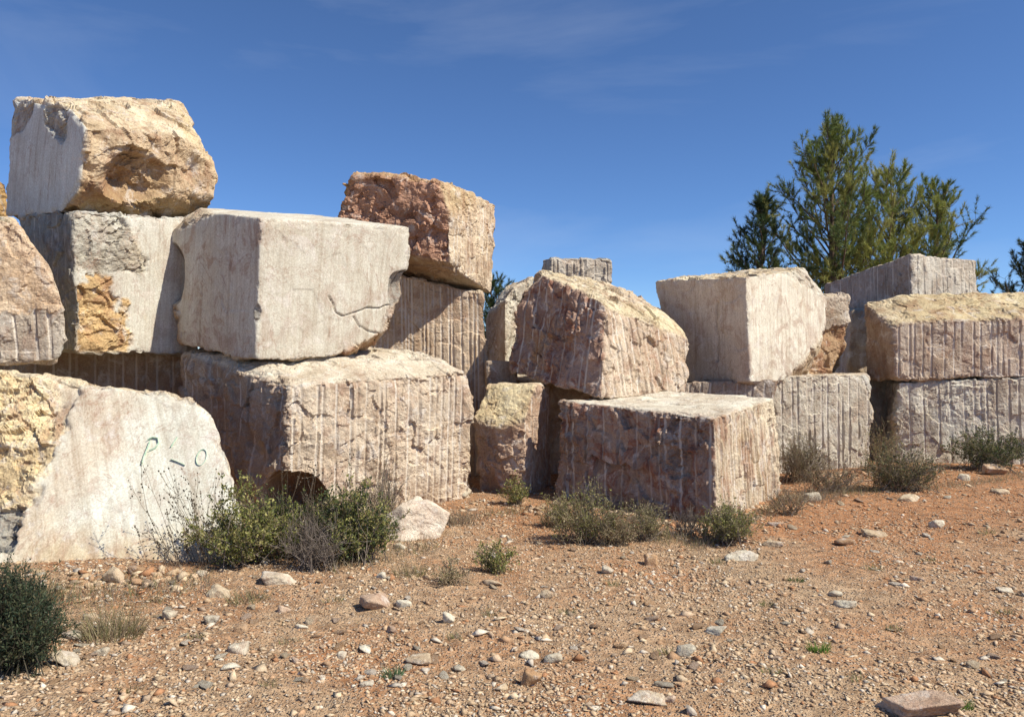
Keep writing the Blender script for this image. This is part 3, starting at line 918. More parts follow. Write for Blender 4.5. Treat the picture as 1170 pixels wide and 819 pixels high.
def rock_shape(sub, seed, sharp=160, nplanes=8, rough=0.05):
    r = np.random.default_rng(seed)
    v, f = ico(sub)
    n = r.normal(size=(nplanes, 3)); n /= np.linalg.norm(n, axis=1)[:, None]
    n = np.concatenate([n, np.eye(3), -np.eye(3)])
    h = r.uniform(0.42, 0.9, len(n)); h[-6:] = r.uniform(0.8, 1.05, 6)
    g = np.maximum(v @ n.T / h, 1e-6)
    t = 1 / ((g ** sharp).sum(1) ** (1 / sharp))
    p = v * t[:, None]
    if rough:
        p = p * (1 + rough * fbm(p * 2.2 + seed * 3.1, 3)[:, None] + 0.5 * rough * cellfacets(p * 2.5 + seed)[:, None])
    return p, f

def stone_mesh(name, seed, sub=2, dims=(1, 1, 1), rough=0.06):
    p, f = rock_shape(sub, seed, rough=rough)
    p = p * np.array(dims)
    n = len(p)
    TRIS[0] += len(f)
    return mk_mesh(name, p, f, dict(Col=np.ones((n, 3)), rough=np.full(n, 0.8), stain=np.full(n, 0.22), gmask=np.zeros(n), gphase=np.zeros(n), gsp=np.zeros(n), st=p), shade_smooth=False)

SC = dict(white=(0.70, 0.63, 0.53), grey=(0.56, 0.50, 0.42), pink=(0.58, 0.43, 0.34), brown=(0.48, 0.32, 0.21), orange=(0.58, 0.37, 0.22), beige=(0.62, 0.50, 0.37), blush=(0.84, 0.74, 0.65))

def place_stone(x, y, w, h, colour, label, seed, sub=2, sink=0.3, flat=None, group=None, name='stone', rz=None):
    """x, y: foot centre in the photograph; w, h: seen width and height in photo pixels"""
    X, D = ground_px(x, y + h * 0.45)
    m = D / FPX
    sxr = w * m / 2
    szr = max(0.012, (h * m / 2) * (1.0 if flat is None else flat))
    r = random.Random(seed)
    me = stone_mesh(name, seed, sub, (sxr, sxr * r.uniform(0.65, 0.95), szr))
    o = link(name, me, ROCK, loc=(X, D + sxr * 0.5, gz1(X, D + sxr * 0.5) + szr * (1 - 2 * sink) * 0.85))
    o.rotation_euler = (r.uniform(-.15, .15), r.uniform(-.15, .15), r.uniform(-0.5, 0.5) if rz is None else rz)
    o.color = (*SC[colour], 1)
    tag(o, label, 'stone', group)
    return o

place_stone(468, 587, 112, 62, 'blush', 'large pinkish white boulder at the foot of the large grooved block right of the bush', 501, 4, 0.2, 0.95, rz=0.9, name='boulder')
place_stone(1066, 803, 78, 46, 'pink', 'broad pink rock sunk in the gravel at the bottom right', 502, 4, 0.40, 0.55, name='boulder')
place_stone(1141, 536, 30, 17, 'brown', 'rounded brown boulder beside the green bush at the right edge', 503, 3, 0.15, name='boulder')
EXPL = [
 (430, 688, 40, 24, 'pink', 'pointed pinkish stone lying in front of the bush, largest stone in the centre left gravel'),
 (514, 706, 21, 17, 'white', 'chalky white stone right of the pointed pinkish stone'),
 (634, 746, 23, 18, 'grey', 'rounded pale grey stone in the middle of the foreground gravel'),
 (604, 745, 24, 11, 'white', 'flat white stone just left of the rounded pale grey stone'),
 (604, 774, 28, 24, 'orange', 'orange-brown flat stone below the rounded pale grey stone'),
 (573, 785, 17, 9, 'beige', 'small cream stone left of the orange-brown flat stone'),
 (736, 798, 48, 17, 'beige', 'long flat beige stone near the bottom edge, right of centre'),
 (766, 796, 16, 12, 'pink', 'small pink stone at the right end of the long flat beige stone'),
 (418, 779, 18, 10, 'grey', 'grey flat stone left of a small green weed near the bottom'),
 (477, 752, 31, 13, 'beige', 'elongated sliver of beige stone pointing right in the foreground'),
 (416, 740, 24, 10, 'white', 'flat whitish stone above the elongated sliver'),
 (525, 761, 16, 8, 'grey', 'small flat grey stone right of the elongated sliver'),
 (746, 636, 19, 20, 'orange', 'upright orange stone in front of the low front block'),
 (695, 650, 17, 12, 'white', 'pale jagged stone left of the upright orange stone'),
 (624, 681, 20, 12, 'beige', 'beige stone on the gravel below the middle weeds'),
 (563, 667, 24, 9, 'beige', 'flat beige stone just below the light green middle plant'),
 (447, 720, 16, 10, 'pink', 'small pink stone below the pointed pinkish stone'),
 (459, 692, 20, 12, 'white', 'white stone touching the right end of the pointed pinkish stone'),
 (435, 662, 15, 9, 'white', 'white chip at the right foot of the bush'),
 (457, 626, 18, 12, 'white', 'white stone just below the large pinkish boulder'),
 (316, 664, 44, 22, 'white', 'pale knobbly stone lying directly below the bush'),
 (239, 708, 24, 14, 'grey', 'grey stone left of centre in the left foreground'),
 (272, 740, 25, 16, 'white', 'bright white angular stone in the left foreground'),
 (262, 762, 27, 14, 'white', 'pale oval stone just below the bright white angular stone'),
 (115, 742, 16, 13, 'white', 'small white cube-like stone in the lower left'),
 (190, 702, 19, 13, 'white', 'white stone among dry grass left of the bush'),
 (322, 697, 21, 12, 'pink', 'pinkish stone below the pale knobbly stone'),
 (273, 717, 23, 12, 'brown', 'brown stone above the bright white angular stone'),
 (227, 661, 14, 9, 'white', 'white chip at the left foot of the bush'),
 (248, 680, 37, 15, 'beige', 'wide flat beige stone at the lower left of the bush'),
 (102, 704, 19, 12, 'beige', 'beige stone in the dry grass in front of the leaning slab'),
 (70, 746, 32, 26, 'white', 'large pale stone against the dark bush at the bottom left'),
 (80, 726, 24, 14, 'grey', 'greyish stone above the large pale stone by the dark bush'),
 (126, 663, 32, 22, 'beige', 'rubble lump at the foot of the leaning slab'),
 (155, 660, 20, 14, 'brown', 'brown rubble piece right of the rubble lump under the slab'),
 (342, 717, 16, 8, 'white', 'small white flat stone in line below the pinkish stone'),
 (355, 710, 18, 11, 'beige', 'beige stone beside the small white flat stone'),
 (388, 745, 16, 13, 'white', 'white chunk left of the flat whitish stone'),
 (371, 757, 18, 8, 'brown', 'dark brown flat stone below the white chunk'),
 (337, 756, 13, 8, 'pink', 'small pink stone right of the pale oval stone'),
 (888, 598, 20, 9, 'pink', 'pink flat stone right of the low front block'),
 (929, 566, 19, 14, 'grey', 'light grey stone in front of the grey drilled block'),
 (1040, 571, 26, 9, 'beige', 'flat beige stone below the middle right dry shrub'),
 (1073, 595, 18, 13, 'white', 'whitish stone on the red earth at the right'),
 (968, 620, 24, 10, 'brown', 'brown stone on the red earth right of the low front block'),
 (1003, 611, 34, 8, 'beige', 'long flat stone above the brown one on the red earth'),
 (883, 622, 26, 9, 'beige', 'thin flat stone below the pink flat stone'),
 (850, 637, 36, 9, 'white', 'row-like pale flat stone below the right end of the low front block'),
 (956, 675, 16, 9, 'grey', 'grey slanted stone in the right middle gravel'),
 (971, 687, 25, 12, 'grey', 'larger grey stone just below the grey slanted stone'),
 (1150, 671, 20, 8, 'white', 'white flat stone near the right edge'),
 (1050, 661, 17, 8, 'pink', 'pink stone left of the white flat stone near the right edge'),
 (1102, 543, 16, 12, 'white', 'bright white stone left of the brown boulder at the right'),
 (1146, 559, 20, 11, 'beige', 'beige stone below the brown boulder at the right'),
 (785, 743, 22, 15, 'grey', 'pale grey broken stone in the centre right foreground'),
 (822, 720, 26, 10, 'grey', 'flat grey stone above the pale grey broken stone'),
 (270, 566, 20, 34, 'pink', 'pinkish stone standing against the right edge of the leaning slab'),
 (528, 560, 24, 18, 'grey', 'grey stone wedged at the right foot of the large grooved block'),
]
for k, (x, y, w, h, c, lab) in enumerate(EXPL):
    place_stone(x, y, w, h, c, lab, 600 + k, 3 if w > 24 else 2, 0.3)

# medium stones nobody could tell apart, each its own object
meds = [stone_mesh('stone', 900 + k, 2, (1, 0.75, 0.42), 0.09) for k in range(14)]
for me in meds:
    me.materials.append(ROCK)
zones = [(-4.2, -0.5, 4.3, 6.3, 70, 'small loose stone on the pale gravel of the left foreground', 'loose stones in the left foreground'),
         (-0.5, 4.6, 4.3, 6.8, 45, 'small loose stone on the gravel of the right foreground', 'loose stones in the right foreground'),
         (-0.4, 6.8, 6.8, 11.2, 75, 'small loose stone on the red earth in front of the right-hand blocks', 'loose stones on the red earth')]
cl = list(SC.values())
for (x0, x1, y0, y1, nst, lab, grp) in zones:
    for k in range(nst):
        y = random.uniform(y0, y1)
        x = random.uniform(max(x0, -0.64 * y), min(x1, 0.64 * y))
        if y > 8.2 and abs(x - 2.2) < 1.7 - abs(0):
            continue
        s = random.uniform(0.022, 0.048) * (1.15 if y > 7 else 1)
        o = link('stone', random.choice(meds), None, loc=(x, y, gz1(x, y) + s * 0.18), rot=(random.uniform(-.3, .3), random.uniform(-.3, .3), random.uniform(0, 6.3)))
        o.scale = (s * random.uniform(.9, 1.5), s, s * random.uniform(.7, 1.2))
        c = random.choice(cl)
        kf = random.uniform(0.85, 1.1)
        o.color = (*[v * kf for v in c], 1)
        tag(o, lab, 'stone', grp)

# ------------------------------------------------------------------ gravel (uncountable)
def attr_material(name, rough=0.9, transl=None, bump=None, spec=0.15, vary=0.0):
    m = bpy.data.materials.new(name)
    t = NT(m)
    c = t.attr('Col', 'Color')
    h = None
    if bump:
        P = t.new('ShaderNodeTexCoord').outputs['Object']
        n = t.noise(P, bump, 4, 0.7)
        c = t.mix(t.ramp(n, 0.3, 0.7), t.mix(1.0, c, (0.72, 0.7, 0.68), 'MULTIPLY'), t.mix(1.0, c, (1.12, 1.12, 1.12), 'MULTIPLY'))
        h = n
    t.finish(c, rough, h, 0.6, 0.006, spec, transl)
    return m
GRAVEL = attr_material('gravel_chips', bump=90.0)

FEET = [(630, 575, 815, 606), (815, 606, 900, 566), (880, 548, 1000, 537), (1000, 540, 1180, 532), (540, 572, 630, 582), (0, 668, 230, 668), (430, 612, 545, 578)]
def gravel(name, n, size, ymin, ymax, sub, seed, power=1.0, feet=False):
    r = np.random.default_rng(seed)
    y = ymin + (ymax - ymin) * r.random(n) ** power
    x = (r.random(n) * 2 - 1) * (0.67 * y + 1.5)
    if feet:                                     # chips fallen along the foot of the blocks
        k = r.integers(0, len(FEET), n); L_ = np.array(FEET, float)[k]; u_ = r.random(n)
        y = CAMH * FPX / (L_[:, 1] + (L_[:, 3] - L_[:, 1]) * u_ - HOR)
        x = (L_[:, 0] + (L_[:, 2] - L_[:, 0]) * u_ - 585) / FPX * y
        y = y - np.abs(r.normal(0, 0.22, n)) + 0.12; x = x + r.normal(0, 0.05, n)
    # patchy: keep by noise
    den = fbm(np.stack([x * 0.9, y * 0.9, np.full(n, seed)], 1), 3)
    keep = r.random(n) < np.clip(0.5 + 1.1 * den, 0.08, 1)
    x, y = x[keep], y[keep]; n = len(x)
    if sub < 0:
        base = np.array([(1, 0, 0), (-1, 0, 0), (0, 1, 0), (0, -1, 0), (0, 0, 1), (0, 0, -1)], float)
        f0 = np.array([(0, 2, 4), (2, 1, 4), (1, 3, 4), (3, 0, 4), (2, 0, 5), (1, 2, 5), (3, 1, 5), (0, 3, 5)])
    else:
        base, f0 = ico(sub)
    nv = len(base)
    protos = []
    for k in range(24):
        pr = np.random.default_rng(40 + k)
        protos.append((base * pr.uniform(0.55, 1.25, (nv, 1)) + pr.normal(0, 0.16, (nv, 3)), f0))
    PV = np.stack([p for p, _ in protos])
    which = r.integers(0, 24, n)
    s = size * np.exp(r.normal(0, 0.42, n)); s = np.clip(s, size * 0.4, size * 2.6)
    sc = np.stack([s * r.uniform(0.9, 1.8, n), s * r.uniform(0.7, 1.2, n), s * r.uniform(0.22, 0.75, n)], 1)
    a = r.uniform(0, 6.283, n); tlt = r.normal(0, 0.45, n)
    v = PV[which] * sc[:, None, :]
    ca, sa, ct, st_ = np.cos(a)[:, None], np.sin(a)[:, None], np.cos(tlt)[:, None], np.sin(tlt)[:, None]
    vx, vy, vz = v[..., 0], v[..., 1] * ct - v[..., 2] * st_, v[..., 1] * st_ + v[..., 2] * ct
    z0 = gz(x, y) + sc[:, 2] * 0.25
    V3 = np.stack([vx * ca - vy * sa + x[:, None], vx * sa + vy * ca + y[:, None], vz + z0[:, None]], -1).reshape(-1, 3)
    fs = (f0[None] + (np.arange(n) * nv)[:, None, None]).reshape(-1, 3)
    pal = np.array([(0.47, 0.36, 0.25), (0.56, 0.46, 0.34), (0.42, 0.28, 0.18), (0.38, 0.21, 0.12), (0.50, 0.39, 0.29), (0.50, 0.46, 0.41), (0.63, 0.58, 0.51), (0.33, 0.26, 0.20)])
    red = np.clip((y - 6.6) / 2.2, 0, 1) * np.clip((x + 1.2) / 2, 0, 1)
    wts = np.array([.26, .20, .10, .06, .14, .08, .06, .10])
    ci = r.choice(8, n, p=wts)
    ci2 = np.where(r.random(n) < red * 0.6, r.choice([2, 3, 3, 7], n), ci)
    c = pal[ci2] * r.uniform(0.9, 1.25, (n, 1)) * np.array([1.03, 0.98, 0.9])
    TRIS[0] += len(fs)
    o = link(name, mk_mesh(name, V3, fs, dict(Col=np.repeat(c, nv, 0)), shade_smooth=False), GRAVEL)
    tag(o, 'loose beige and reddish gravel strewn over the quarry floor', 'gravel', kind='stuff')
    return o
gravel('gravel', 115000, 0.0092, 3.6, 12.0, -1, 5, 1.3)
gravel('gravel', 15000, 0.017, 3.8, 12.0, -1, 6, 1.1)
gravel('gravel', 2600, 0.026, 3.8, 12.0, 0, 7, 1.0, True)

# ------------------------------------------------------------------ vegetation
class PM:
    """collects triangles with a colour for each vertex"""
    def __init__(self): self.v, self.f, self.c, self.n = [], [], [], 0
    def add(self, v, f, c):
        v = np.asarray(v, float).reshape(-1, 3); f = np.asarray(f, int).reshape(-1, 3)
        c = np.asarray(c, float)
        if c.ndim == 1: c = np.tile(c, (len(v), 1))
        self.v.append(v); self.f.append(f + self.n); self.c.append(c); self.n += len(v)
    def tube(self, pts, r0, r1, col, k=3):
        pts = np.asarray(pts, float); n = len(pts)
        tn = np.gradient(pts, axis=0); tn /= np.linalg.norm(tn, axis=1)[:, None] + 1e-9
        ref = np.array([0.31, 0.95, 0.1])
        a = np.cross(tn, ref); a /= np.linalg.norm(a, axis=1)[:, None] + 1e-9
        b = np.cross(tn, a)
        rr = np.linspace(r0, r1, n)[:, None]
        rings = [pts + rr * (a * math.cos(t) + b * math.sin(t)) for t in np.arange(k) * 2 * math.pi / k]
        v = np.stack(rings, 1).reshape(-1, 3)
        f = []
        for i in range(n - 1):
            for j in range(k):
                p, q = i * k + j, i * k + (j + 1) % k
                f += [(p, q, q + k), (p, q + k, p + k)]
        self.add(v, f, col)
    def leaves(self, pos, dirs, length, width, cols, r, fold=0.25):
        """diamond leaves, folded along the midrib"""
        n = len(pos)
        d = dirs / (np.linalg.norm(dirs, axis=1)[:, None] + 1e-9)
        q = r.normal(size=(n, 3)); s = np.cross(d, q); s /= np.linalg.norm(s, axis=1)[:, None] + 1e-9
        u = np.cross(s, d)
        L = np.asarray(length).reshape(-1, 1) * np.ones((n, 1)); W = np.asarray(width).reshape(-1, 1) * np.ones((n, 1))
        p0 = pos; p1 = pos + d * L * 0.5 + s * W * 0.5 + u * W * fold; p2 = pos + d * L; p3 = pos + d * L * 0.5 - s * W * 0.5 + u * W * fold
        v = np.stack([p0, p1, p2, p3], 1).reshape(-1, 3)
        k = (np.arange(n) * 4)[:, None]
        f = np.concatenate([k + np.array([0, 1, 2]), k + np.array([0, 2, 3])])
        self.add(v, f, np.repeat(cols, 4, 0))
    def blades(self, pos, dirs, length, width, cols, r):
        n = len(pos)
        d = dirs / (np.linalg.norm(dirs, axis=1)[:, None] + 1e-9)
        s = np.cross(d, r.normal(size=(n, 3))); s /= np.linalg.norm(s, axis=1)[:, None] + 1e-9
        L = np.asarray(length).reshape(-1, 1) * np.ones((n, 1)); W = np.asarray(width).reshape(-1, 1) * np.ones((n, 1))
        v = np.stack([pos - s * W * 0.5, pos + s * W * 0.5, pos + d * L], 1).reshape(-1, 3)
        f = np.arange(n * 3).reshape(-1, 3)
        self.add(v, f, np.repeat(cols, 3, 0))
    def build(self, name, mat, parent):
        if not self.v: return None
        f = np.concatenate(self.f)
        TRIS[0] += len(f)
        return link(name, mk_mesh(name, np.concatenate(self.v), f, dict(Col=np.concatenate(self.c)), shade_smooth=False), mat, parent)

LEAF = attr_material('leaf', 0.6, 0.4, spec=0.3)
DRY = attr_material('dry_stem', 0.9, 0.1)
BARK = attr_material('bark', 0.95, bump=25.0)

def empty(name, loc):
    o = bpy.data.objects.new(name, None); COL.objects.link(o); o.location = loc
    o.empty_display_size = 0.1
    return o

def mixcols(pal, n, r, jit=0.18):
    pal = np.array(pal)
    c = pal[r.integers(0, len(pal), n)]
    return np.clip(c * r.uniform(1 - jit, 1 + jit, (n, 1)), 0, 1)

def curve(a, dir0, L, r, n=6, up=0.2, wob=0.15):
    pts = [np.array(a, float)]
    d = np.array(dir0, float); d /= np.linalg.norm(d)
    for i in range(n - 1):
        d = d + r.normal(0, wob, 3) + np.array([0, 0, up]); d /= np.linalg.norm(d)
        pts.append(pts[-1] + d * L / (n - 1))
    return np.array(pts)

GREENY = [(0.30, 0.31, 0.09), (0.21, 0.23, 0.07), (0.40, 0.39, 0.13), (0.13, 0.16, 0.055), (0.46, 0.42, 0.17), (0.30, 0.24, 0.13)]
GREEND = [(0.07, 0.10, 0.04), (0.05, 0.08, 0.035), (0.10, 0.12, 0.05)]
OLIVE = [(0.26, 0.25, 0.11), (0.19, 0.19, 0.08), (0.34, 0.30, 0.15), (0.38, 0.32, 0.19)]
STRAW = [(0.36, 0.28, 0.18), (0.28, 0.21, 0.14), (0.44, 0.36, 0.24)]
GREYT = [(0.22, 0.18, 0.15), (0.16, 0.13, 0.11), (0.30, 0.25, 0.21)]

def shrub(name, label, x, y, w, h, nstem, nleaf, leafpal, twigpal, leafL=0.022, depth=0.7, seed=0, category='shrub', group=None, sub=5, leafW=0.5, lo=0.25):
    """x, y: foot in the photograph; w, h: seen size in photo pixels"""
    X, D = ground_px(x, y)
    m = D / FPX
    W, Hh = w * m, h * m
    r = np.random.default_rng(1000 + seed)
    D += W * depth * 0.25
    root = empty(name, (X, D, gz1(X, D) - 0.01))
    tag(root, label, category, group)
    st, lf = PM(), PM()
    anchors, adirs = [], []
    for i in range(nstem):
        base = np.array([r.normal(0, W * 0.16), r.normal(0, W * depth * 0.16), 0])
        a = r.uniform(0, 6.283); rad = math.sqrt(r.uniform(0, 1))
        tip = np.array([math.cos(a) * rad * W * 0.5, math.sin(a) * rad * W * 0.5 * depth, Hh * (1 - 0.55 * rad ** 2) * r.uniform(0.7, 1.12)])
        mid = base * 0.5 + tip * 0.5 + r.normal(0, W * 0.05, 3); mid[2] = abs(mid[2])
        tt = np.linspace(0, 1, 6)[:, None]
        pts = (1 - tt) ** 2 * base + 2 * tt * (1 - tt) * mid + tt ** 2 * tip
        c = mixcols(twigpal, 1, r)[0]
        st.tube(pts, 0.0045, 0.0015, c)
        for s in range(sub):
            k = r.integers(2, 6); p = pts[k - 1] + (pts[k] - pts[k - 1]) * r.random()
            d = (pts[k] - pts[k - 1]); d = d / np.linalg.norm(d) + r.normal(0, 0.6, 3)
            q = curve(p, d, Hh * r.uniform(0.15, 0.35), r, 4, 0.15, 0.2)
            q[:, 2] = np.maximum(q[:, 2], 0.01)
            st.tube(q, 0.002, 0.001, c)
            for u in range(6):
                f = r.random() * 2.99; j = int(f)
                anchors.append(q[j] + (q[j + 1] - q[j]) * (f - j)); adirs.append(q[j + 1] - q[j])
        for u in range(4):
            f = r.uniform(5 * lo, 4.99); j = int(f)
            anchors.append(pts[j] + (pts[j + 1] - pts[j]) * (f - j)); adirs.append(pts[j + 1] - pts[j])
    if nleaf:
        A = np.array(anchors); AD = np.array(adirs); AD /= np.linalg.norm(AD, axis=1)[:, None]
        k = r.integers(0, len(A), nleaf)
        pos = A[k] + r.normal(0, 0.012, (nleaf, 3))
        pos[:, 2] = np.maximum(pos[:, 2], 0.012)
        d = AD[k] * 0.6 + r.normal(0, 0.6, (nleaf, 3)) + np.array([0, 0, 0.25])
        L = leafL * r.uniform(0.6, 1.4, nleaf)
        # leaves of one spray share a tone
        tone = np.array(leafpal)[r.integers(0, len(leafpal), len(A))][k] * r.uniform(0.8, 1.2, (nleaf, 1))
        lf.leaves(pos, d, L, L * leafW, tone, r)
        lf.build('foliage', LEAF, root)
    st.build('stems', DRY, root)
    return root

def seed_stalks(name, label, x, y, w, h, n, seed, lean=(0, 0), category='dry weed', group=None):
    X, D = ground_px(x, y); m = D / FPX
    r = np.random.default_rng(2000 + seed)
    root = empty(name, (X, D, gz1(X, D)))
    tag(root, label, category, group)
    st, hd = PM(), PM()
    for i in range(n):
        b = np.array([r.normal(0, w * m * 0.22), r.normal(0, 0.08), 0])
        d = np.array([r.normal(lean[0], 0.22), r.normal(lean[1], 0.15), 1])
        q = curve(b, d, h * m * r.uniform(0.55, 1.1), r, 8, 0.02, 0.09)
        c = mixcols([(0.17, 0.13, 0.09), (0.24, 0.19, 0.13), (0.12, 0.095, 0.07)], 1, r)[0]
        st.tube(q, 0.0028, 0.0012, c)
        tips = [q[-1]]
        for s in range(r.integers(3, 7)):
            k = r.integers(3, 8)
            q2 = curve(q[k - 1], (q[k] - q[k - 1]) / np.linalg.norm(q[k] - q[k - 1]) + r.normal(0, 0.55, 3), h * m * r.uniform(0.06, 0.2), r, 4, 0.1, 0.12)
            st.tube(q2, 0.0016, 0.001, c); tips += [q2[-1], q2[2]]
        for p in tips:
            s_ = r.uniform(0.005, 0.010)
            o8 = np.array([(1, 0, 0), (-1, 0, 0), (0, 1, 0), (0, -1, 0), (0, 0, 1.2), (0, 0, -1.2)]) * s_ + p
            f8 = [(0, 2, 4), (2, 1, 4), (1, 3, 4), (3, 0, 4), (2, 0, 5), (1, 2, 5), (3, 1, 5), (0, 3, 5)]
            hd.add(o8, f8, np.array((0.10, 0.08, 0.06)) * r.uniform(0.7, 1.6))
    st.build('stems', DRY, root); tag(hd.build('seed_heads', DRY, root), kind='stuff')
    return root

def tuft(name, label, x, y, w, h, n, pal, seed, category='grass tuft', group=None, wid=0.005):
    X, D = ground_px(x, y); m = D / FPX
    r = np.random.default_rng(3000 + seed)
    root = empty(name, (X, D, gz1(X, D) - 0.005)); tag(root, label, category, group)
    bl = PM()
    rad = np.sqrt(r.random(n)); a = r.uniform(0, 6.283, n)
    pos = np.stack([np.cos(a) * rad * w * m * 0.42, np.sin(a) * rad * w * m * 0.3, np.zeros(n)], 1)
    d = np.stack([pos[:, 0] / (w * m) * 1.6 + r.normal(0, 0.35, n), r.normal(0, 0.35, n), np.ones(n)], 1)
    bl.blades(pos, d, h * m * r.uniform(0.4, 1.1, n), wid, mixcols(pal, n, r), r)
    bl.build('blades', LEAF, root)
    return root

# the bush in front of the left blocks: two leafy shrubs, a dead one between them, dry stalks
shrub('leafy_shrub', 'yellow-green leafy shrub in front of the leaning slab, left half of the big bush', 272, 657, 128, 84, 85, 11000, GREENY, GREYT, 0.028, 0.8, 1, lo=0.1)
shrub('leafy_shrub', 'green leafy shrub in front of the dark hollow, right half of the big bush', 400, 650, 98, 90, 75, 9000, GREENY + GREEND, GREYT, 0.027, 0.8, 2, lo=0.1)
shrub('leafy_shrub', 'darker shrub growing behind the dead twigs in the middle of the big bush', 345, 640, 112, 76, 60, 6500, GREEND + GREENY[:2], GREYT, 0.026, 0.7, 3, lo=0.1)
shrub('dead_shrub', 'dead grey twiggy shrub in the middle of the big bush', 352, 660, 84, 66, 70, 0, GREENY, GREYT, 0.02, 0.7, 4, sub=9)
seed_stalks('dry_weed', 'dark dry stalks with seed heads against the leaning slab left of the bush', 232, 652, 80, 118, 26, 1, (-0.28, 0))
seed_stalks('dry_weed', 'dry stalks with seed heads rising from the bush before the dark hollow', 345, 642, 110, 122, 24, 2, (0.05, 0))
seed_stalks('dry_weed', 'bent bare stalks at the far left of the bush', 205, 655, 36, 62, 9, 3, (-0.5, 0))
shrub('dry_shrub', 'straw-coloured dry shrub between the bush and the pinkish boulder', 438, 612, 60, 82, 60, 500, OLIVE, GREYT + STRAW, 0.016, 0.6, 5, sub=8)

# bottom left dark bush
shrub('dark_bush', 'dense dark green bush cut by the left edge at the bottom', 2, 772, 108, 114, 120, 22000, [(0.06, 0.09, 0.05), (0.04, 0.065, 0.04), (0.09, 0.115, 0.06), (0.12, 0.12, 0.06)], [(0.08, 0.07, 0.05)], 0.022, 0.9, 6, leafW=0.32, sub=8, lo=0.05)
tuft('dry_grass_tuft', 'olive dry grass clump in front of the leaning slab', 128, 728, 78, 50, 420, OLIVE + STRAW, 1)
tuft('dry_grass_tuft', 'brown dry grass beside the dark bush at the left', 40, 690, 60, 50, 260, STRAW + OLIVE, 2)

# along the foot of the right-hand blocks
shrub('low_shrub', 'small green shrub at the foot of the small upright block', 590, 577, 34, 30, 30, 1300, GREENY, GREYT, 0.026, 0.8, 10)
shrub('low_shrub', 'olive shrub at the left end of the low front block', 672, 622, 92, 62, 80, 4200, OLIVE + GREENY[:1], STRAW + GREYT, 0.022, 0.6, 11, sub=7)
shrub('low_shrub', 'sparse olive shrub in the middle of the low front block', 740, 618, 66, 44, 55, 2000, OLIVE, STRAW + GREYT, 0.02, 0.6, 12, sub=7)
shrub('low_shrub', 'green shrub at the near corner of the low front block', 836, 622, 76, 46, 70, 4800, OLIVE + GREENY[:3], GREYT, 0.022, 0.7, 13, sub=6)
shrub('dead_shrub', 'grey dead twigs at the foot of the low front block', 785, 614, 52, 34, 45, 0, OLIVE, GREYT, 0.02, 0.6, 14, sub=8)
shrub('leafy_plant', 'light green small plant in the gravel below the boulder, the larger of two', 566, 656, 54, 34, 30, 1500, GREENY, GREYT, 0.022, 0.8, 15)
shrub('leafy_plant', 'small brownish green plant left of the light green plant', 514, 674, 44, 30, 26, 700, OLIVE + STRAW, STRAW, 0.018, 0.8, 16)
shrub('low_shrub', 'pale dry shrub in front of the grey drilled block', 920, 552, 70, 56, 130, 1500, OLIVE, STRAW + GREYT, 0.022, 0.6, 17, sub=9)
shrub('low_shrub', 'greyish dry shrub with green base between the two grey drilled blocks', 1038, 566, 108, 52, 140, 5200, OLIVE + GREEND, STRAW + GREYT, 0.024, 0.5, 18, sub=9)
shrub('low_shrub', 'taller dry weed standing in the dark gap between the grey drilled blocks', 1012, 540, 44, 62, 34, 700, OLIVE, STRAW, 0.024, 0.6, 19, sub=7)
shrub('low_shrub', 'dark green rounded bush at the right edge before the grooved lower block', 1140, 541, 106, 50, 100, 9000, GREEND + OLIVE[:2], GREYT, 0.026, 0.6, 20, sub=6)
shrub('low_shrub', 'straw-coloured low shrub between the olive shrubs before the low front block', 705, 622, 56, 40, 60, 1300, OLIVE + STRAW, STRAW, 0.02, 0.6, 22, sub=8)
shrub('low_shrub', 'yellowish low shrub at the very left foot of the low front block', 640, 604, 40, 40, 40, 1100, OLIVE + GREENY[:2], STRAW, 0.022, 0.6, 23, sub=6)
shrub('low_shrub', 'wide grey-straw shrub right of the low front block before the grey drilled block', 955, 566, 84, 34, 90, 900, OLIVE + STRAW, STRAW + GREYT, 0.02, 0.5, 24, sub=8)
shrub('dead_shrub', 'thin grey dead shrub on the ground right of the low front block', 905, 590, 60, 34, 45, 150, OLIVE, GREYT + STRAW, 0.018, 0.6, 21, sub=8)
tuft('dry_grass_tuft', 'straw grass right of the low front block', 925, 572, 80, 22, 320, STRAW + GREYT, 3)
tuft('dry_grass_tuft', 'straw grass at the left foot of the low front block', 640, 600, 50, 24, 220, STRAW + OLIVE, 4)
tuft('dry_grass_tuft', 'grey grass between boulder and small upright block', 520, 598, 50, 30, 240, GREYT + STRAW, 5)
tuft('dry_grass_tuft', 'low grass tuft left of the small brownish green plant', 470, 660, 46, 22, 180, OLIVE + STRAW, 6)
tuft('dry_grass_tuft', 'dry grass below the knobbly pale stone', 285, 690, 56, 22, 180, STRAW + OLIVE, 7)
tuft('green_weed', 'bright green weed in the gravel at the right foreground', 935, 745, 28, 16, 90, [(0.16, 0.26, 0.05), (0.20, 0.30, 0.07)], 8, 'weed', wid=0.008)
tuft('green_weed', 'small blue-green weed near the bottom left of centre', 449, 772, 22, 16, 80, [(0.12, 0.2, 0.10), (0.16, 0.24, 0.12)], 9, 'weed', wid=0.008)
tuft('green_weed', 'tiny green weed by the broad pink rock', 1102, 812, 26, 14, 60, [(0.14, 0.22, 0.05)], 10, 'weed', wid=0.007)
tuft('green_weed', 'tiny green weed in the middle right gravel', 910, 664, 22, 8, 60, [(0.10, 0.15, 0.05)], 11, 'weed', wid=0.008)

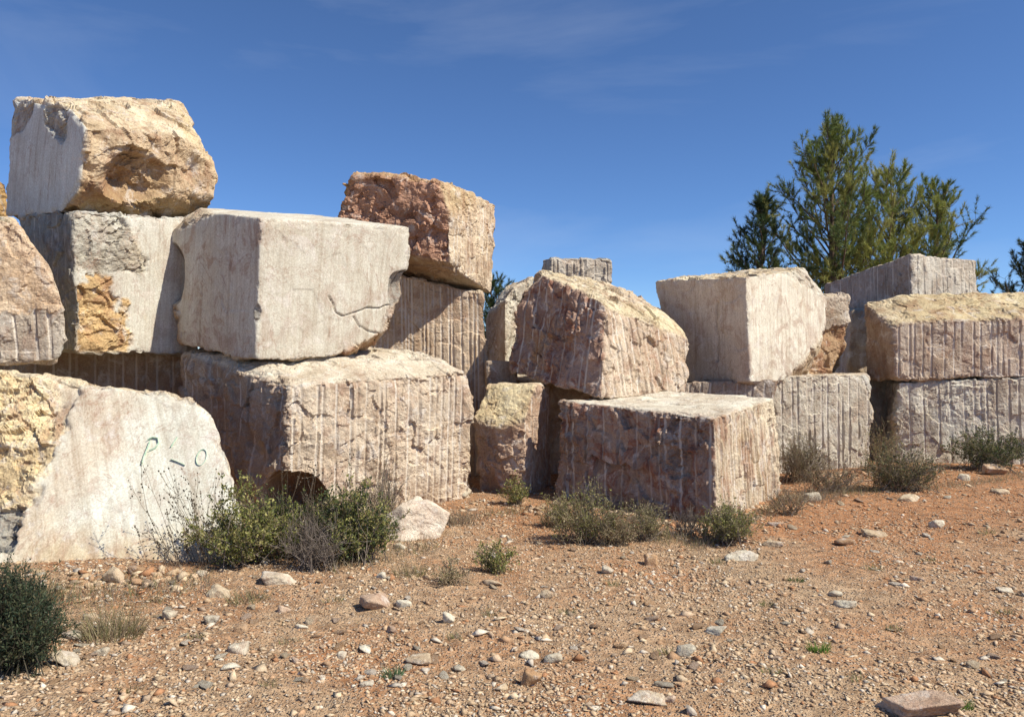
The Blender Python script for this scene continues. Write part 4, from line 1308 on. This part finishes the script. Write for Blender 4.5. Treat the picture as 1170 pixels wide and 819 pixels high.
for k, (x, y) in enumerate([(820, 642), (876, 690), (998, 652), (1060, 642), (1128, 612), (1150, 700), (1020, 715), (880, 770), (700, 668), (650, 700), (760, 745), (980, 780)]):
    tuft('green_weed', 'tiny yellow-green sprig sprouting from the gravel right of the centre', x, y, 20 + 3 * (k % 4), 9 + k % 3, 42, OLIVE + [(0.17, 0.23, 0.07)], 30 + k, 'weed', 'sprigs in the right-hand gravel', 0.006)
for k, (x, y) in enumerate([(180, 690), (225, 730), (330, 735), (380, 690), (520, 730), (560, 705), (310, 785), (150, 790)]):
    tuft('green_weed', 'tiny yellow-green sprig sprouting from the gravel left of the centre', x, y, 22 + 3 * (k % 4), 10 + k % 3, 42, OLIVE + STRAW + [(0.17, 0.23, 0.07)], 50 + k, 'weed', 'sprigs in the left-hand gravel', 0.006)

# thin dry grass scattered along the wall and over the gravel: uncountable
r = np.random.default_rng(77)
gm_ = PM()
n = 5200
yy = np.concatenate([r.uniform(5.0, 11.5, n // 2), r.uniform(4.0, 8.5, n // 2)])
xx = (r.random(n) * 1.3 - 0.65) * yy
dn = fbm(np.stack([xx * 0.8, yy * 0.8, xx * 0 + 5], 1), 3)
kp = (dn > 0.12) | (r.random(n) < 0.08)
xx, yy = xx[kp], yy[kp]; n = len(xx)
gp = np.stack([xx, yy, gz(xx, yy)], 1)
gm_.blades(gp, np.stack([r.normal(0, .7, n), r.normal(0, .7, n), np.ones(n)], 1), r.uniform(0.02, 0.075, n), 0.004, mixcols(STRAW + OLIVE + STRAW, n, r), r)
# and thicker along the foot of the blocks
for (xa, ya, xb, yb, nb_) in [(630, 592, 800, 622, 1500), (800, 622, 900, 575, 900), (895, 572, 1000, 562, 1100), (1000, 566, 1170, 545, 900), (500, 596, 630, 580, 600), (60, 690, 240, 672, 900), (380, 655, 500, 622, 600)]:
    t_ = r.random(nb_)
    D_ = CAMH * FPX / ((ya + (yb - ya) * t_) - HOR) + r.normal(0, 0.16, nb_)
    X_ = (xa + (xb - xa) * t_ - 585) / FPX * D_
    gp = np.stack([X_, D_, gz(X_, D_)], 1)
    gm_.blades(gp, np.stack([r.normal(0, .5, nb_), r.normal(0, .5, nb_), np.ones(nb_)], 1), r.uniform(0.03, 0.14, nb_), 0.005, mixcols(STRAW + OLIVE + GREYT, nb_, r), r)
gsc = gm_.build('dry_grass', LEAF, None)
tag(gsc, 'sparse dry grass blades scattered over the gravel', 'grass', kind='stuff')

# ------------------------------------------------------------------ pines behind the blocks
NEEDLE = attr_material('pine_needles', 0.55, 0.32, spec=0.3)

def pine(label, x, ytop, D, spread, seed, hbase=0.12, nb=60, lean=0.0, name='pine_tree', tufts=12, pal=None, group='pines behind the blocks'):
    r = np.random.default_rng(4000 + seed)
    X = (x - 585) / FPX * D
    Ht = CAMH - (ytop - HOR) / FPX * D
    z0 = gz1(X, D)
    root = empty(name, (X, D, z0)); tag(root, label, 'tree', group)
    tr, cr, lb = PM(), PM(), PM()
    tt = np.linspace(0, 1, 14)
    trunk = np.stack([lean * tt + 0.10 * np.sin(tt * 5 + seed), 0.08 * np.sin(tt * 4 + 2 * seed), tt * Ht * 0.97], 1)
    trunk -= trunk[0]
    tr.tube(trunk, 0.02 * Ht + 0.02, 0.012, (0.17, 0.12, 0.09), 7)
    pal = pal or [(0.24, 0.28, 0.07), (0.18, 0.23, 0.06), (0.30, 0.32, 0.085), (0.115, 0.16, 0.05), (0.33, 0.33, 0.10)]
    T, TD, TC = [], [], []
    for i in range(nb):
        f = hbase + (0.985 - hbase) * (i + r.random()) / nb
        k = f * 13; j = min(int(k), 12)
        p = trunk[j] + (trunk[j + 1] - trunk[j]) * (k - j)
        prof = min(1.0, (1 - f) ** 0.7 * 1.35) * (0.55 + 0.75 * r.random()) + 0.05
        L = spread * prof * min(1.0, 0.62 + f * 1.3)
        a = i * 2.399 + r.normal(0, 0.4)
        el = r.uniform(0.15, 0.8) + 0.45 * f
        d = np.array([math.cos(a) * math.cos(el), math.sin(a) * math.cos(el), math.sin(el)])
        br = curve(p, d, L, r, 9, 0.07, 0.10)
        lb.tube(br, 0.010 + 0.018 * L / spread * 1.5, 0.004, (0.15, 0.11, 0.085), 4)
        tone = np.array(pal)[r.integers(0, len(pal))]
        ntw = max(6, int(L * 8.5))
        for s in range(ntw):
            g = r.uniform(0.22, 1.0) * 8 * 0.999; jj = int(g)
            q = br[jj] + (br[jj + 1] - br[jj]) * (g - jj)
            td = (br[jj + 1] - br[jj]); td /= np.linalg.norm(td)
            td = td * 0.7 + r.normal(0, 0.55, 3) + np.array([0, 0, 0.35])
            tw = curve(q, td, r.uniform(0.25, 0.7) * (0.6 + 0.5 * L / spread), r, 4, 0.15, 0.15)
            lb.tube(tw, 0.006, 0.003, (0.16, 0.12, 0.08), 3)
            for u in (0.35, 0.55, 0.75, 0.9, 1.0):
                gg = u * 2.999; b_ = int(gg)
                T.append(tw[b_] + (tw[b_ + 1] - tw[b_]) * (gg - b_)); TD.append(tw[b_ + 1] - tw[b_]); TC.append(tone * r.uniform(0.75, 1.25))
    T = np.array(T); TD = np.array(TD); TD /= np.linalg.norm(TD, axis=1)[:, None]; TC = np.array(TC)
    n = len(T)
    k = np.repeat(np.arange(n), tufts)
    dirs = TD[k] * 0.9 + r.normal(0, 0.42, (len(k), 3))
    cr.blades(T[k] + r.normal(0, 0.012, (len(k), 3)), dirs, r.uniform(0.11, 0.21, len(k)), 0.015, np.clip(TC[k] * r.uniform(0.85, 1.15, (len(k), 1)), 0, 1), r)
    tr.build('trunk', BARK, root); lb.build('limbs', BARK, root); cr.build('crown', NEEDLE, root)
    return root

pine('tall yellow-green pine rising behind the right-hand blocks, tallest of the trees', 952, 140, 24.0, 3.2, 1, 0.14, 80, 0.1)
pine('smaller dark pine at the left side of the tall pine', 880, 222, 23.0, 1.55, 2, 0.14, 54, -0.1, pal=[(0.07, 0.10, 0.035), (0.05, 0.08, 0.03), (0.10, 0.13, 0.04)])
pine('pine standing right of the tall pine behind the topmost right block', 1066, 208, 25.0, 2.6, 3, 0.14, 52, 0.1)
pine('low young pine filling in below the tall pine on its right', 1004, 196, 24.5, 2.8, 4, 0.12, 50, 0.2)
pine('dark tree top cut by the right edge above the cream-topped block', 1182, 274, 30.0, 2.2, 5, 0.12, 60, 0, pal=[(0.05, 0.075, 0.03), (0.04, 0.06, 0.025), (0.07, 0.09, 0.035)])
pine('tree tip just visible in the gap right of the red block', 563, 322, 30.0, 1.6, 6, 0.12, 36, 0, pal=[(0.06, 0.09, 0.03), (0.08, 0.11, 0.035)])

print('triangles about', TRIS[0])
